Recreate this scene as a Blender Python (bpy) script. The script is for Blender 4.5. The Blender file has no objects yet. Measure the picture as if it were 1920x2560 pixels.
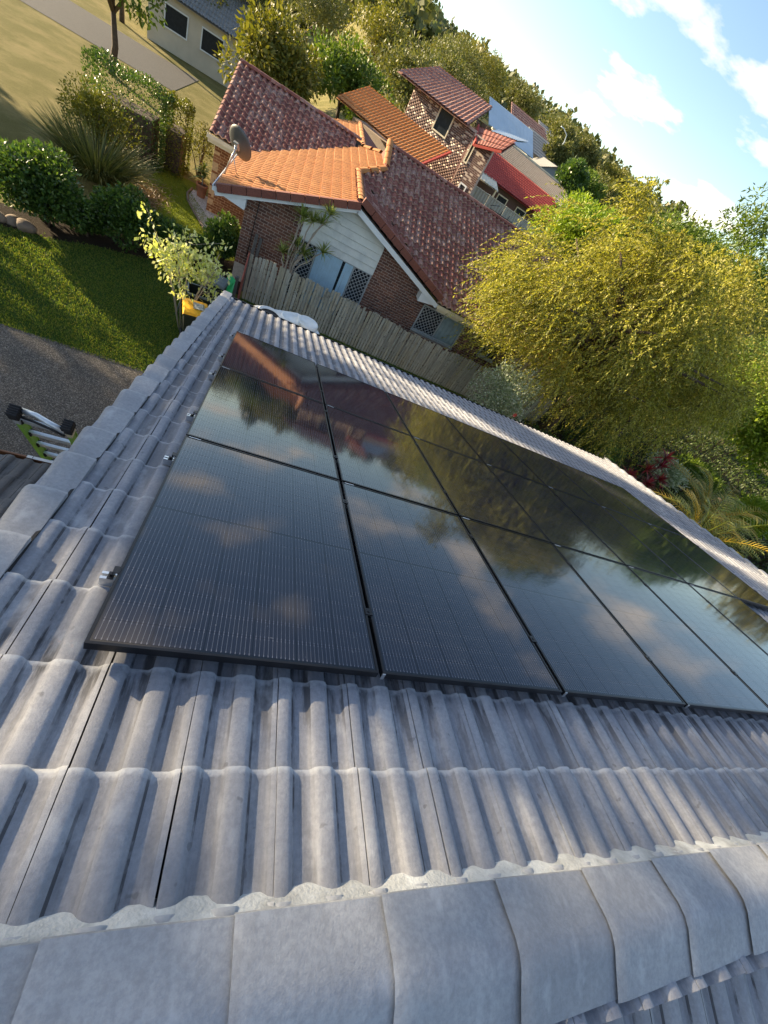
import bpy, bmesh, math, random
import numpy as np
from mathutils import Matrix, Vector, Euler

random.seed(7)
rng = np.random.default_rng(11)
scene = bpy.context.scene
COL = scene.collection
rad = math.radians

# ------------------------------------------------------------------ camera
FPX, CX, CY = 1006.271, 957.822, 1280.783             # focal length and centre, in pixels of a 1920 wide frame
CAM_LOC = Vector((0.272479, -0.584873, 1.657728))
CAM_RIGHT = Vector((0.889732, -0.059318, 0.452613))
CAM_DOWN = Vector((0.245186, -0.774255, -0.583449))
CAM_FWD = Vector((0.385047, 0.630088, -0.674336))
cam_d = bpy.data.cameras.new("camera")
cam = bpy.data.objects.new("camera", cam_d)
COL.objects.link(cam)
scene.camera = cam
cam.matrix_world = Matrix(((CAM_RIGHT.x, -CAM_DOWN.x, -CAM_FWD.x, CAM_LOC.x),
                           (CAM_RIGHT.y, -CAM_DOWN.y, -CAM_FWD.y, CAM_LOC.y),
                           (CAM_RIGHT.z, -CAM_DOWN.z, -CAM_FWD.z, CAM_LOC.z), (0, 0, 0, 1)))
cam_d.sensor_fit = 'HORIZONTAL'
cam_d.sensor_width = 36.0
cam_d.lens = 36.0 * FPX / 1920.0
cam_d.shift_x = (960 - CX) / 1920.0
cam_d.shift_y = (CY - 1280) / 1920.0
cam_d.clip_start = 0.05
cam_d.clip_end = 3000

# ------------------------------------------------------------------ sky and sun
SUN_EL = rad(13.5)
SUN_DIR = Vector((-0.81 * math.cos(SUN_EL), 0.586 * math.cos(SUN_EL), math.sin(SUN_EL))).normalized()
world = bpy.data.worlds.new("World")
scene.world = world
world.use_nodes = True
wn, wl = world.node_tree.nodes, world.node_tree.links
wn.clear()
w_out = wn.new("ShaderNodeOutputWorld")
w_bg = wn.new("ShaderNodeBackground")
w_bg.inputs["Strength"].default_value = 0.092
w_sky = wn.new("ShaderNodeTexSky")
w_sky.sky_type = 'NISHITA'
w_sky.sun_disc = False
w_sky.sun_elevation = SUN_EL
w_sky.sun_rotation = math.atan2(SUN_DIR.x, SUN_DIR.y)
w_sky.altitude = 30
w_sky.air_density = 0.85
w_sky.dust_density = 0.4
w_sky.ozone_density = 1.0
# scattered evening cloud over the whole dome
w_tc = wn.new("ShaderNodeTexCoord")
w_sep = wn.new("ShaderNodeSeparateXYZ")
wl.new(w_tc.outputs["Generated"], w_sep.inputs[0])
w_add = wn.new("ShaderNodeMath"); w_add.operation = 'ADD'; w_add.inputs[1].default_value = 0.16
w_abs = wn.new("ShaderNodeMath"); w_abs.operation = 'ABSOLUTE'
wl.new(w_sep.outputs[2], w_abs.inputs[0]); wl.new(w_abs.outputs[0], w_add.inputs[0])
w_div = wn.new("ShaderNodeVectorMath"); w_div.operation = 'DIVIDE'
w_cmb = wn.new("ShaderNodeCombineXYZ")
for i in range(3):
    wl.new(w_add.outputs[0], w_cmb.inputs[i])
wl.new(w_tc.outputs["Generated"], w_div.inputs[0]); wl.new(w_cmb.outputs[0], w_div.inputs[1])
w_noise = wn.new("ShaderNodeTexNoise")
w_noise.inputs["Scale"].default_value = 1.6
w_noise.inputs["Detail"].default_value = 6.0
w_noise.inputs["Roughness"].default_value = 0.55
wl.new(w_div.outputs[0], w_noise.inputs["Vector"])
w_ramp = wn.new("ShaderNodeValToRGB")
w_ramp.color_ramp.elements[0].position = 0.535
w_ramp.color_ramp.elements[1].position = 0.67
wl.new(w_noise.outputs["Fac"], w_ramp.inputs[0])
w_mul = wn.new("ShaderNodeMath"); w_mul.operation = 'MULTIPLY'; w_mul.inputs[1].default_value = 0.8
wl.new(w_ramp.outputs[0], w_mul.inputs[0])
w_mix = wn.new("ShaderNodeMixRGB")
w_mix.inputs[2].default_value = (7.0, 6.0, 5.0, 1)
wl.new(w_mul.outputs[0], w_mix.inputs[0]); wl.new(w_sky.outputs[0], w_mix.inputs[1])
wl.new(w_mix.outputs[0], w_bg.inputs["Color"])
wl.new(w_bg.outputs[0], w_out.inputs["Surface"])

sun_d = bpy.data.lights.new("sun", 'SUN')
sun_d.energy = 5.0
sun_d.angle = rad(0.6)
sun_d.color = (1.0, 0.80, 0.52)
sun = bpy.data.objects.new("sun", sun_d)
COL.objects.link(sun)
sun.rotation_euler = (-SUN_DIR).to_track_quat('-Z', 'Y').to_euler()
sun.location = (-20, 14, 20)

vs = scene.view_settings
vs.view_transform = 'Standard'
vs.look = 'None'
vs.gamma = 1.0
vs.use_curve_mapping = False
vs.exposure = 1.75
scene.render.engine = 'CYCLES'
scene.cycles.max_bounces = 6
scene.cycles.transparent_max_bounces = 6
scene.cycles.use_denoising = True

ZG = -5.3                                           # ground level around the two houses
PITCH = rad(17.2)
CP, SP = math.cos(PITCH), math.sin(PITCH)


def roof_pt(u, v, n=0.0):                            # roof coordinates: along the ridge, down the slope, off the slope
    return Vector((u, v * CP + n * SP, -v * SP + n * CP))


ROOF = Matrix(((1, 0, 0, 0), (0, CP, SP, 0), (0, -SP, CP, 0), (0, 0, 0, 1)))


# ------------------------------------------------------------------ mesh helpers
class MB:
    """collects shapes and links them as one mesh object"""

    def __init__(self):
        self.v, self.f, self.uv, self.smooth = [], [], [], []

    def add(self, verts, faces, smooth=False, uv=None):
        o = len(self.v)
        self.v += [tuple(p) for p in verts]
        for k, fc in enumerate(faces):
            self.f.append(tuple(o + i for i in fc))
            self.smooth.append(smooth)
            self.uv.append([uv[i] for i in fc] if uv else [(0, 0)] * len(fc))
        return self

    def box(self, c, s, rot=None):
        hx, hy, hz = s[0] / 2, s[1] / 2, s[2] / 2
        vs_ = [Vector((x, y, z)) for x in (-hx, hx) for y in (-hy, hy) for z in (-hz, hz)]
        if rot is not None:
            vs_ = [rot @ p for p in vs_]
        c = Vector(c)
        return self.add([p + c for p in vs_],
                        [(0, 1, 3, 2), (4, 6, 7, 5), (0, 4, 5, 1), (2, 3, 7, 6), (0, 2, 6, 4), (1, 5, 7, 3)])

    def bar(self, a, b, w, h, up=(0, 0, 1)):
        a, b = Vector(a), Vector(b)
        d = (b - a).normalized()
        s = d.cross(Vector(up))
        if s.length < 1e-5:
            s = d.cross(Vector((1, 0, 0)))
        s.normalize()
        t = s.cross(d)
        p = [a + s * (i * w / 2) + t * (j * h / 2) for i, j in ((-1, -1), (1, -1), (1, 1), (-1, 1))]
        q = [x + (b - a) for x in p]
        return self.add(p + q, [(0, 3, 2, 1), (4, 5, 6, 7), (0, 1, 5, 4), (1, 2, 6, 5), (2, 3, 7, 6), (3, 0, 4, 7)])

    def tube(self, pts, rs, n=8, caps=True, smooth=True):
        pts = [Vector(p) for p in pts]
        if not hasattr(rs, '__len__'):
            rs = [rs] * len(pts)
        vv, ff = [], []
        ref = Vector((0.3, 0.9, 0.2))
        for i, p in enumerate(pts):
            d = (pts[min(i + 1, len(pts) - 1)] - pts[max(i - 1, 0)]).normalized()
            s = d.cross(ref)
            if s.length < 1e-4:
                s = d.cross(Vector((1, 0, 0)))
            s.normalize(); t = s.cross(d)
            for k in range(n):
                a = 2 * math.pi * k / n
                vv.append(p + (s * math.cos(a) + t * math.sin(a)) * rs[i])
        for i in range(len(pts) - 1):
            for k in range(n):
                ff.append((i * n + k, i * n + (k + 1) % n, (i + 1) * n + (k + 1) % n, (i + 1) * n + k))
        if caps:
            ff.append(tuple(range(n)))
            ff.append(tuple(range((len(pts) - 1) * n, len(pts) * n))[::-1])
        return self.add(vv, ff, smooth)

    def lathe(self, prof, c=(0, 0, 0), n=20, sx=1, sy=1, smooth=True, caps=True):
        vv, ff = [], []
        for r, z in prof:
            for k in range(n):
                a = 2 * math.pi * k / n
                vv.append((c[0] + r * sx * math.cos(a), c[1] + r * sy * math.sin(a), c[2] + z))
        for i in range(len(prof) - 1):
            for k in range(n):
                ff.append((i * n + k, i * n + (k + 1) % n, (i + 1) * n + (k + 1) % n, (i + 1) * n + k))
        if caps:
            ff.append(tuple(range(n))[::-1])
            ff.append(tuple(range((len(prof) - 1) * n, len(prof) * n)))
        return self.add(vv, ff, smooth)

    def prism(self, poly, off):                       # poly: list of 3D points, extruded by vector off
        n = len(poly)
        p = [Vector(x) for x in poly]
        q = [x + Vector(off) for x in p]
        ff = [tuple(range(n)), tuple(range(n, 2 * n))[::-1]]
        ff += [(i, i + n, (i + 1) % n + n, (i + 1) % n) for i in range(n)]
        return self.add(p + q, ff)

    def mesh(self, name, mats=None):
        me = bpy.data.meshes.new(name)
        me.from_pydata(self.v, [], self.f)
        uvl = me.uv_layers.new(name="UVMap")
        flat = [c for fc in self.uv for p in fc for c in p]
        uvl.data.foreach_set("uv", flat)
        me.polygons.foreach_set("use_smooth", self.smooth)
        for m in (mats or []):
            me.materials.append(m)
        me.update()
        return me

    def build(self, name, mat, parent=None, bevel=0.0, seg=2, local=False, normals=True):
        me = self.mesh(name, [mat])
        if bevel or normals:
            bm = bmesh.new(); bm.from_mesh(me)
            bmesh.ops.recalc_face_normals(bm, faces=bm.faces)
            if bevel:
                ed = [e for e in bm.edges if len(e.link_faces) == 2 and e.calc_face_angle(0) > 0.5]
                bmesh.ops.bevel(bm, geom=ed, offset=bevel, segments=seg, profile=0.6, affect='EDGES', clamp_overlap=True)
            bm.to_mesh(me); bm.free()
        return link(name, me, parent, local)


def link(name, me, parent=None, local=False, mat4=None):
    o = bpy.data.objects.new(name, me)
    COL.objects.link(o)
    if parent is not None:
        o.parent = parent
        if not local:
            o.matrix_parent_inverse = parent_inv(parent)
    if mat4 is not None:
        o.matrix_basis = mat4
    return o


INV = {}


def parent_inv(p):
    if p.name not in INV:
        m = p.matrix_basis.copy()
        q = p
        while q.parent is not None:
            m = q.parent.matrix_basis @ q.matrix_parent_inverse @ m
            q = q.parent
        INV[p.name] = m.inverted()
    return INV[p.name]


def tag(o, label=None, cat=None, group=None, kind=None):
    if label: o['label'] = label
    if cat: o['category'] = cat
    if group: o['group'] = group
    if kind: o['kind'] = kind
    return o


def thing(name, label, cat, loc=(0, 0, 0), group=None, mat4=None):
    o = bpy.data.objects.new(name, None)
    o.empty_display_size = 0.2
    COL.objects.link(o)
    o.matrix_basis = mat4 if mat4 is not None else Matrix.Translation(Vector(loc))
    return tag(o, label, cat, group)


def raw_mesh(name, V, F, mat, rnd=None, uv=None, smooth=False):
    """fast mesh from numpy arrays; F is (n,k)"""
    me = bpy.data.meshes.new(name)
    V = np.asarray(V, dtype=np.float32); F = np.asarray(F, dtype=np.int32)
    n, k = F.shape
    me.vertices.add(len(V)); me.vertices.foreach_set("co", V.ravel())
    me.loops.add(n * k); me.loops.foreach_set("vertex_index", F.ravel())
    me.polygons.add(n)
    me.polygons.foreach_set("loop_start", np.arange(0, n * k, k, dtype=np.int32))
    me.polygons.foreach_set("loop_total", np.full(n, k, dtype=np.int32))
    if smooth:
        me.polygons.foreach_set("use_smooth", np.ones(n, dtype=bool))
    if uv is not None:
        l = me.uv_layers.new(name="UVMap")
        l.data.foreach_set("uv", np.asarray(uv, dtype=np.float32).ravel())
    if rnd is not None:
        at = me.attributes.new("rnd", 'FLOAT', 'FACE')
        at.data.foreach_set("value", np.asarray(rnd, dtype=np.float32))
    me.materials.append(mat)
    me.update(); me.validate()
    return me


def pieces(proto, mats, name, parent, limit=300, stuff=None):
    """alike pieces sharing one mesh: the `limit` that show largest as parts, the rest joined into one stuff part"""
    def size(m):
        p = m.translation - CAM_LOC
        z = p.dot(CAM_FWD)
        if z < 0.2: return 0.0
        x, y = p.dot(CAM_RIGHT) / z * FPX + CX, p.dot(CAM_DOWN) / z * FPX + CY
        return (1.0 if (-60 < x < 1980 and -60 < y < 2620) else 0.03) / p.length
    order = sorted(range(len(mats)), key=lambda i: -size(mats[i]))
    for i in order[:limit]:
        link(name, proto, parent, mat4=mats[i])
    rest = order[limit:]
    if rest:
        nv = len(proto.vertices)
        co = np.empty(nv * 3, dtype=np.float32); proto.vertices.foreach_get("co", co); co = co.reshape(-1, 3)
        polys = [tuple(p.vertices) for p in proto.polygons]
        k = max(len(p) for p in polys)
        assert all(len(p) == k for p in polys), name
        F0 = np.array(polys, dtype=np.int32)
        uv0 = np.zeros((len(polys) * k, 2), dtype=np.float32)
        if proto.uv_layers:
            proto.uv_layers[0].data.foreach_get("uv", uv0.ravel())
            uv0 = np.array([d.uv[:] for d in proto.uv_layers[0].data], dtype=np.float32)
        Vs, Fs, R = [], [], []
        for j, i in enumerate(rest):
            M_ = np.array(mats[i])
            Vs.append(co @ M_[:3, :3].T + M_[:3, 3])
            Fs.append(F0 + j * nv)
            R.append(np.full(len(polys), random.random()))
        sm = bool(proto.polygons[0].use_smooth)
        me = raw_mesh(stuff or name + "_field", np.concatenate(Vs), np.concatenate(Fs), proto.materials[0],
                      np.concatenate(R), np.tile(uv0, (len(rest), 1)), sm)
        o = link(stuff or name + "_field", me, parent)
        o['kind'] = 'stuff'


# ------------------------------------------------------------------ materials
class NT:
    def __init__(self, name):
        self.m = bpy.data.materials.new(name)
        self.m.use_nodes = True
        self.n, self.l = self.m.node_tree.nodes, self.m.node_tree.links
        self.b = self.n["Principled BSDF"]
        self.out = self.n["Material Output"]

    def node(self, t, **kw):
        n = self.n.new(t)
        for k, v in kw.items():
            setattr(n, k, v)
        return n

    def put(self, sock, v):
        if hasattr(v, 'is_output') or isinstance(v, bpy.types.NodeSocket):
            self.l.new(v, sock)
        else:
            sock.default_value = v

    def math(self, op, a, b=0.0, clamp=False):
        n = self.node("ShaderNodeMath", operation=op, use_clamp=clamp)
        self.put(n.inputs[0], a); self.put(n.inputs[1], b)
        return n.outputs[0]

    def mix(self, f, a, b, mode='MIX'):
        n = self.node("ShaderNodeMixRGB", blend_type=mode)
        self.put(n.inputs[0], f)
        for i, c in ((1, a), (2, b)):
            self.put(n.inputs[i], (*c, 1) if isinstance(c, tuple) and len(c) == 3 else c)
        return n.outputs[0]

    def noise(self, scale, detail=3.0, rough=0.5, vec=None, stretch=None, out="Fac"):
        n = self.node("ShaderNodeTexNoise")
        n.inputs["Scale"].default_value = scale
        n.inputs["Detail"].default_value = detail
        n.inputs["Roughness"].default_value = rough
        if vec is None:
            vec = self.pos()
        if stretch:
            mp = self.node("ShaderNodeMapping")
            mp.inputs["Scale"].default_value = stretch
            self.l.new(vec, mp.inputs["Vector"]); vec = mp.outputs[0]
        self.l.new(vec, n.inputs["Vector"])
        return n.outputs[out]

    def pos(self):
        if not hasattr(self, '_p'):
            self._p = self.node("ShaderNodeNewGeometry")
        return self._p.outputs["Position"]

    def objco(self):
        return self.node("ShaderNodeTexCoord").outputs["Object"]

    def uv(self):
        if not hasattr(self, '_uv'):
            s = self.node("ShaderNodeSeparateXYZ")
            self.l.new(self.node("ShaderNodeTexCoord").outputs["UV"], s.inputs[0])
            self._uv = s
        return self._uv.outputs[0], self._uv.outputs[1]

    def ramp(self, f, stops):
        r = self.node("ShaderNodeValToRGB")
        e = r.color_ramp.elements
        while len(e) > len(stops): e.remove(e[-1])
        while len(e) < len(stops): e.new(0.5)
        for el, (p, c) in zip(e, stops):
            el.position = p
            el.color = (*c, 1) if hasattr(c, '__len__') else (c, c, c, 1)
        self.l.new(f, r.inputs[0])
        return r.outputs[0]

    def rnd(self):                                    # one random value per piece
        a = self.node("ShaderNodeAttribute", attribute_name="rnd")
        o = self.node("ShaderNodeObjectInfo")
        return self.math('FRACT', self.math('ADD', a.outputs["Fac"], o.outputs["Random"]))

    def bump(self, h, strength=0.3, dist=0.01):
        b = self.node("ShaderNodeBump")
        b.inputs["Strength"].default_value = strength
        b.inputs["Distance"].default_value = dist
        self.l.new(h, b.inputs["Height"])
        self.l.new(b.outputs[0], self.b.inputs["Normal"])

    def set(self, color=None, rough=None, metal=None, spec=None):
        if color is not None: self.put(self.b.inputs["Base Color"], (*color, 1) if isinstance(color, tuple) and len(color) == 3 else color)
        if rough is not None: self.put(self.b.inputs["Roughness"], rough)
        if metal is not None: self.b.inputs["Metallic"].default_value = metal
        if spec is not None: self.b.inputs["Specular IOR Level"].default_value = spec
        return self.m


def simple(name, color, rough=0.6, metal=0.0, var=0.25, scale=6.0, bump=0.0, grime=None):
    t = NT(name)
    n = t.noise(scale, 5, 0.6)
    c = t.mix(t.ramp(n, [(0.3, 0.0), (0.7, 1.0)]), tuple(x * (1 - var) for x in color), tuple(min(1, x * (1 + var)) for x in color))
    if grime:
        g = t.noise(scale * 0.35, 6, 0.7)
        c = t.mix(t.ramp(g, [(0.52, 0.0), (0.72, 0.8)]), c, grime)
    if bump:
        t.bump(t.noise(scale * 12, 3), bump, 0.01)
    return t.set(c, rough, metal)


def tile_material(name, base, alt, stain, pale, rust=None, pan_dark=0.5, edge_pale=0.5, grain=True, rough=0.8, band=False, wear=0.0, spread=0.2):
    """moulded roof tile: grain, run-off streaks in the pans, pale worn lip; uv = across, along the tile"""
    t = NT(name)
    r = t.rnd()
    u, v = t.uv()
    n1 = t.noise(2.3, 6, 0.65)
    c = t.mix(t.ramp(n1, [(0.35, 0.0), (0.68, 1.0)]), base, alt)
    c = t.mix(t.math('MULTIPLY', r, spread), c, tuple(x * 0.45 for x in base))
    fine = t.noise(55, 4, 0.7)
    c = t.mix(t.ramp(fine, [(0.38, 0.35), (0.62, 0.0)]), c, tuple(x * 0.55 for x in base))
    # runs of dirt, stretched down the slope
    st = t.noise(1.0, 5, 0.6, stretch=(24.0, 3.0, 3.0))
    # pans: the flats between the rolls
    pan = t.math('MAXIMUM',
                 t.math('MULTIPLY', t.math('GREATER_THAN', u, 0.2), t.math('LESS_THAN', u, 0.44)),
                 t.math('MULTIPLY', t.math('GREATER_THAN', u, 0.69), t.math('LESS_THAN', u, 0.93)))
    pm = t.node("ShaderNodeMath", operation='MULTIPLY_ADD')
    t.put(pm.inputs[0], pan); pm.inputs[1].default_value = pan_dark; pm.inputs[2].default_value = 0.08
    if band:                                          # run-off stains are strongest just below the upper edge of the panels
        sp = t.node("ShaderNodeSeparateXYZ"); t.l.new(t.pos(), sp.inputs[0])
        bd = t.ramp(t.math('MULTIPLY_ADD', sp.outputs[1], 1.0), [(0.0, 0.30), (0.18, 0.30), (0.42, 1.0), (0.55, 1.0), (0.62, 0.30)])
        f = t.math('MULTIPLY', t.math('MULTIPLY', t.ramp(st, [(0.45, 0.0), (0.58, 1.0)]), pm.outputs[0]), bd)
    else:
        f = t.math('MULTIPLY', t.ramp(st, [(0.47, 0.0), (0.60, 1.0)]), pm.outputs[0])
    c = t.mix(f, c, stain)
    if band:                                          # pans darken lower down the roof, broken dark lines follow each roll foot
        far_ = t.ramp(t.math('MULTIPLY', sp.outputs[1], 0.125), [(0.10, 0.12), (0.42, 0.80)])
        c = t.mix(t.math('MULTIPLY', pan, far_), c, (0.10, 0.10, 0.11))
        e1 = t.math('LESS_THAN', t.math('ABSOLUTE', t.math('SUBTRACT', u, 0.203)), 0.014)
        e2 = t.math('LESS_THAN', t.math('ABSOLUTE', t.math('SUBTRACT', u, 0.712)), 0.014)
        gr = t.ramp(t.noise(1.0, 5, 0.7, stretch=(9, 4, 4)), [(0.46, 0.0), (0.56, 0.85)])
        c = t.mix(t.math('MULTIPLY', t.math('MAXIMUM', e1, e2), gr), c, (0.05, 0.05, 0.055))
        spk = t.ramp(t.noise(21, 2, 0.5), [(0.70, 0.0), (0.74, 0.5)])
        c = t.mix(spk, c, (0.10, 0.10, 0.11))
    # pale bloom at the lip and in blotches
    lip = t.ramp(t.math('ADD', v, t.math('MULTIPLY', t.math('SUBTRACT', t.noise(40, 3), 0.5), 0.12)), [(0.93, 0.0), (0.985, 1.0)])
    c = t.mix(t.math('MULTIPLY', lip, edge_pale), c, pale)
    bl = t.noise(1.0, 4, 0.6, stretch=(9, 5, 5))
    c = t.mix(t.ramp(bl, [(0.58, 0.0), (0.75, 0.45)]), c, pale)
    if wear:
        c = t.mix(t.math('MULTIPLY', t.math('GREATER_THAN', t.math('FRACT', t.math('MULTIPLY', r, 7.77)), 0.62), t.ramp(t.noise(1.0, 5, 0.7, stretch=(14, 4, 4)), [(0.40, 0.0), (0.62, wear)])), c, pale)
    if rust:
        ru = t.noise(3.4, 5, 0.75)
        c = t.mix(t.ramp(ru, [(0.69, 0.0), (0.76, 0.55)]), c, rust)
    if grain:
        t.bump(t.math('ADD', t.noise(160, 4, 0.7), t.math('MULTIPLY', t.noise(14, 4, 0.6), 1.6)), 0.4, 0.005)
    return t.set(c, rough)


M = {}
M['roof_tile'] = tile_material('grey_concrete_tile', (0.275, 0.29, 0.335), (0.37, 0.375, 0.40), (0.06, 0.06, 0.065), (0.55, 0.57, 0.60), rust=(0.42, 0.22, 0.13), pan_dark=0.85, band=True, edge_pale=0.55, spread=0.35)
M['cap_tile'] = tile_material('grey_cap_tile', (0.29, 0.305, 0.335), (0.42, 0.43, 0.45), (0.12, 0.12, 0.13), (0.56, 0.58, 0.61), rust=(0.14, 0.14, 0.14), pan_dark=0.5, edge_pale=0.3, spread=0.25)
M['low_tile'] = tile_material('dark_tile', (0.13, 0.13, 0.135), (0.19, 0.185, 0.18), (0.04, 0.04, 0.04), (0.25, 0.25, 0.25), pan_dark=0.6, edge_pale=0.2)
M['mortar'] = simple('mortar', (0.45, 0.47, 0.48), 0.85, var=0.3, scale=9, bump=0.5, grime=(0.17, 0.17, 0.17))
M['under'] = simple('sarking', (0.02, 0.02, 0.022), 0.9)  # matt black of the linings, also of the verge shadow strip
M['maroon_tile'] = tile_material('maroon_tile', (0.23, 0.072, 0.052), (0.33, 0.118, 0.082), (0.07, 0.024, 0.02), (0.56, 0.43, 0.35), pan_dark=0.3, edge_pale=0.4, grain=False, spread=0.5, wear=0.5)
M['sunlit_orange_tile'] = tile_material('sunlit_tile', (0.50, 0.195, 0.055), (0.60, 0.27, 0.085), (0.16, 0.05, 0.03), (0.5, 0.26, 0.15), pan_dark=0.3, edge_pale=0.2, grain=False)  # lit copy of the maroon tile, sun warmth put into the colour
M['red_tile'] = tile_material('red_tile', (0.42, 0.05, 0.035), (0.5, 0.075, 0.05), (0.2, 0.03, 0.03), (0.5, 0.16, 0.12), pan_dark=0.2, edge_pale=0.2, grain=False)
M['beige_tile'] = tile_material('beige_tile', (0.36, 0.29, 0.22), (0.46, 0.38, 0.29), (0.18, 0.14, 0.11), (0.55, 0.48, 0.38), pan_dark=0.2, edge_pale=0.2, grain=False)
M['grey_tile'] = tile_material('grey_far_tile', (0.26, 0.26, 0.25), (0.36, 0.35, 0.33), (0.15, 0.15, 0.15), (0.45, 0.45, 0.44), pan_dark=0.2, edge_pale=0.1, grain=False)


def brick_material(name, cols, rough=0.85, pale=None):
    t = NT(name)
    r = t.rnd()
    n = len(cols)
    c = t.ramp(r, [((i + 0.5) / n, k) for i, k in enumerate(cols)])
    c = t.mix(t.ramp(t.noise(30, 4, 0.7), [(0.4, 0.45), (0.65, 0.0)]), c, tuple(x * 0.4 for x in cols[0]))
    if pale:
        r2 = t.math('FRACT', t.math('MULTIPLY', r, 17.31))
        c = t.mix(t.math('GREATER_THAN', r2, 0.80), c, pale)
    t.bump(t.noise(90, 3, 0.7), 0.4, 0.006)
    return t.set(c, rough)


M['barge'] = brick_material('barge_tile', [(0.20, 0.07, 0.05), (0.26, 0.09, 0.06), (0.23, 0.085, 0.06)])
M['dark_brick'] = brick_material('dark_brick', [(0.13, 0.06, 0.045), (0.20, 0.09, 0.06), (0.28, 0.125, 0.08), (0.16, 0.075, 0.055)])
M['orange_brick'] = brick_material('orange_brick', [(0.32, 0.11, 0.04), (0.40, 0.15, 0.055), (0.24, 0.075, 0.03), (0.44, 0.18, 0.075)])  # warm light on the recessed wall put into the brick colour
M['mottled_brick'] = brick_material('mottled_brick', [(0.13, 0.075, 0.06), (0.19, 0.11, 0.085), (0.16, 0.09, 0.07)], pale=(0.55, 0.45, 0.36))
M['brick_mortar'] = simple('brick_mortar', (0.36, 0.29, 0.23), 0.9, var=0.2, scale=15, bump=0.3)
M['dark_mortar'] = simple('dark_mortar', (0.46, 0.38, 0.32), 0.9, var=0.2, scale=15, bump=0.3)
M['warm_lit_mortar'] = simple('warm_lit_mortar', (0.66, 0.42, 0.22), 0.9, var=0.2, scale=15, bump=0.3)  # mortar of that wall, tinted with the same warm light


def cell_material():
    t = NT('solar_cell')
    u, v = t.uv()
    # thin ribbon wires along the cell, ten to a cell
    w = t.math('ABSOLUTE', t.math('SUBTRACT', t.math('FRACT', t.math('MULTIPLY', u, 10.0)), 0.5))
    wire = t.math('LESS_THAN', w, 0.055)
    pad = t.math('GREATER_THAN', t.math('ABSOLUTE', t.math('SUBTRACT', v, 0.5)), 0.40)
    padw = t.math('MULTIPLY', pad, t.math('LESS_THAN', w, 0.10))
    fine = t.math('LESS_THAN', t.math('FRACT', t.math('MULTIPLY', v, 60.0)), 0.2)
    n = t.noise(1.3, 4, 0.6)
    c = t.mix(t.ramp(n, [(0.3, 0.0), (0.7, 1.0)]), (0.009, 0.010, 0.020), (0.014, 0.015, 0.029))
    c = t.mix(t.math('MULTIPLY', t.rnd(), 0.4), c, (0.012, 0.013, 0.022))
    c = t.mix(t.math('MULTIPLY', fine, 0.3), c, (0.02, 0.021, 0.03))
    c = t.mix(wire, c, (0.12, 0.125, 0.14))
    c = t.mix(padw, c, (0.15, 0.15, 0.17))
    du = t.noise(5.0, 6, 0.7)
    c = t.mix(t.ramp(du, [(0.45, 0.0), (0.85, 0.04)]), c, (0.3, 0.28, 0.25))
    dr = t.ramp(t.noise(38, 2, 0.5), [(0.735, 0.0), (0.76, 0.35)])   # dried drops and bird marks
    c = t.mix(dr, c, (0.25, 0.25, 0.24))
    rg = t.ramp(t.noise(2.2, 5, 0.7), [(0.3, 0.045), (0.8, 0.09)])
    t.b.inputs["IOR"].default_value = 1.62
    h = t.noise(1.0, 2, 0.5, stretch=(26.0, 7.0, 7.0))
    t.bump(h, 0.02, 0.004)
    return t.set(c, rg)


def gap_material():
    t = NT('black_backsheet')
    t.b.inputs["IOR"].default_value = 1.62
    t.bump(t.noise(1.0, 2, 0.5, stretch=(26.0, 7.0, 7.0)), 0.02, 0.004)
    return t.set((0.003, 0.003, 0.004), 0.05)


M['cell'] = cell_material()
M['backsheet'] = gap_material()
M['black_alu'] = simple('black_anodised', (0.016, 0.017, 0.02), 0.35, metal=0.4, var=0.2)
M['alu'] = simple('mill_aluminium', (0.62, 0.64, 0.66), 0.32, metal=0.9, var=0.12, scale=20)
M['white_label'] = simple('white_label', (0.8, 0.8, 0.78), 0.5, var=0.05)
M['ink'] = simple('label_ink', (0.04, 0.04, 0.045), 0.6)
M['black_rubber'] = simple('black_rubber', (0.02, 0.02, 0.022), 0.7, var=0.3)
M['ladder_green'] = simple('green_fibreglass', (0.24, 0.46, 0.05), 0.45, var=0.12)
M['ladder_alu'] = simple('ladder_aluminium', (0.72, 0.76, 0.78), 0.4, metal=0.6, var=0.1, scale=14)
M['brown_paint'] = simple('brown_gutter_paint', (0.26, 0.115, 0.05), 0.45, var=0.15)
M['charcoal'] = simple('charcoal_gutter', (0.022, 0.024, 0.028), 0.4, var=0.2)
M['white_paint'] = simple('white_paint', (0.72, 0.76, 0.78), 0.5, var=0.06, scale=3)
M['cream_paint'] = simple('cream_paint', (0.70, 0.62, 0.45), 0.5, var=0.08, scale=3, grime=(0.4, 0.35, 0.27))
M['weatherboard'] = simple('pale_weatherboard', (0.68, 0.71, 0.67), 0.55, var=0.08, scale=2.5, grime=(0.42, 0.46, 0.45))
M['win_frame'] = simple('window_frame', (0.42, 0.47, 0.50), 0.4, metal=0.3, var=0.1)
M['blind'] = simple('blue_blind', (0.40, 0.60, 0.74), 0.6, var=0.08)
M['curtain'] = simple('grey_curtain', (0.22, 0.30, 0.33), 0.7, var=0.2)
M['dark_room'] = simple('dark_room', (0.012, 0.014, 0.018), 0.5)
M['mesh_wire'] = simple('security_mesh', (0.62, 0.67, 0.70), 0.4, metal=0.3, var=0.1)
M['tank'] = simple('white_plastic_tank', (0.84, 0.84, 0.80), 0.4, var=0.04, scale=2, grime=(0.78, 0.74, 0.56))
M['yellow'] = simple('yellow_lid', (0.78, 0.40, 0.012), 0.4, var=0.06, scale=4)
M['bin'] = simple('dark_bin', (0.013, 0.020, 0.017), 0.45, var=0.2)
M['grey_lid'] = simple('grey_lid', (0.13, 0.16, 0.16), 0.45, var=0.15, scale=4)
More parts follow.
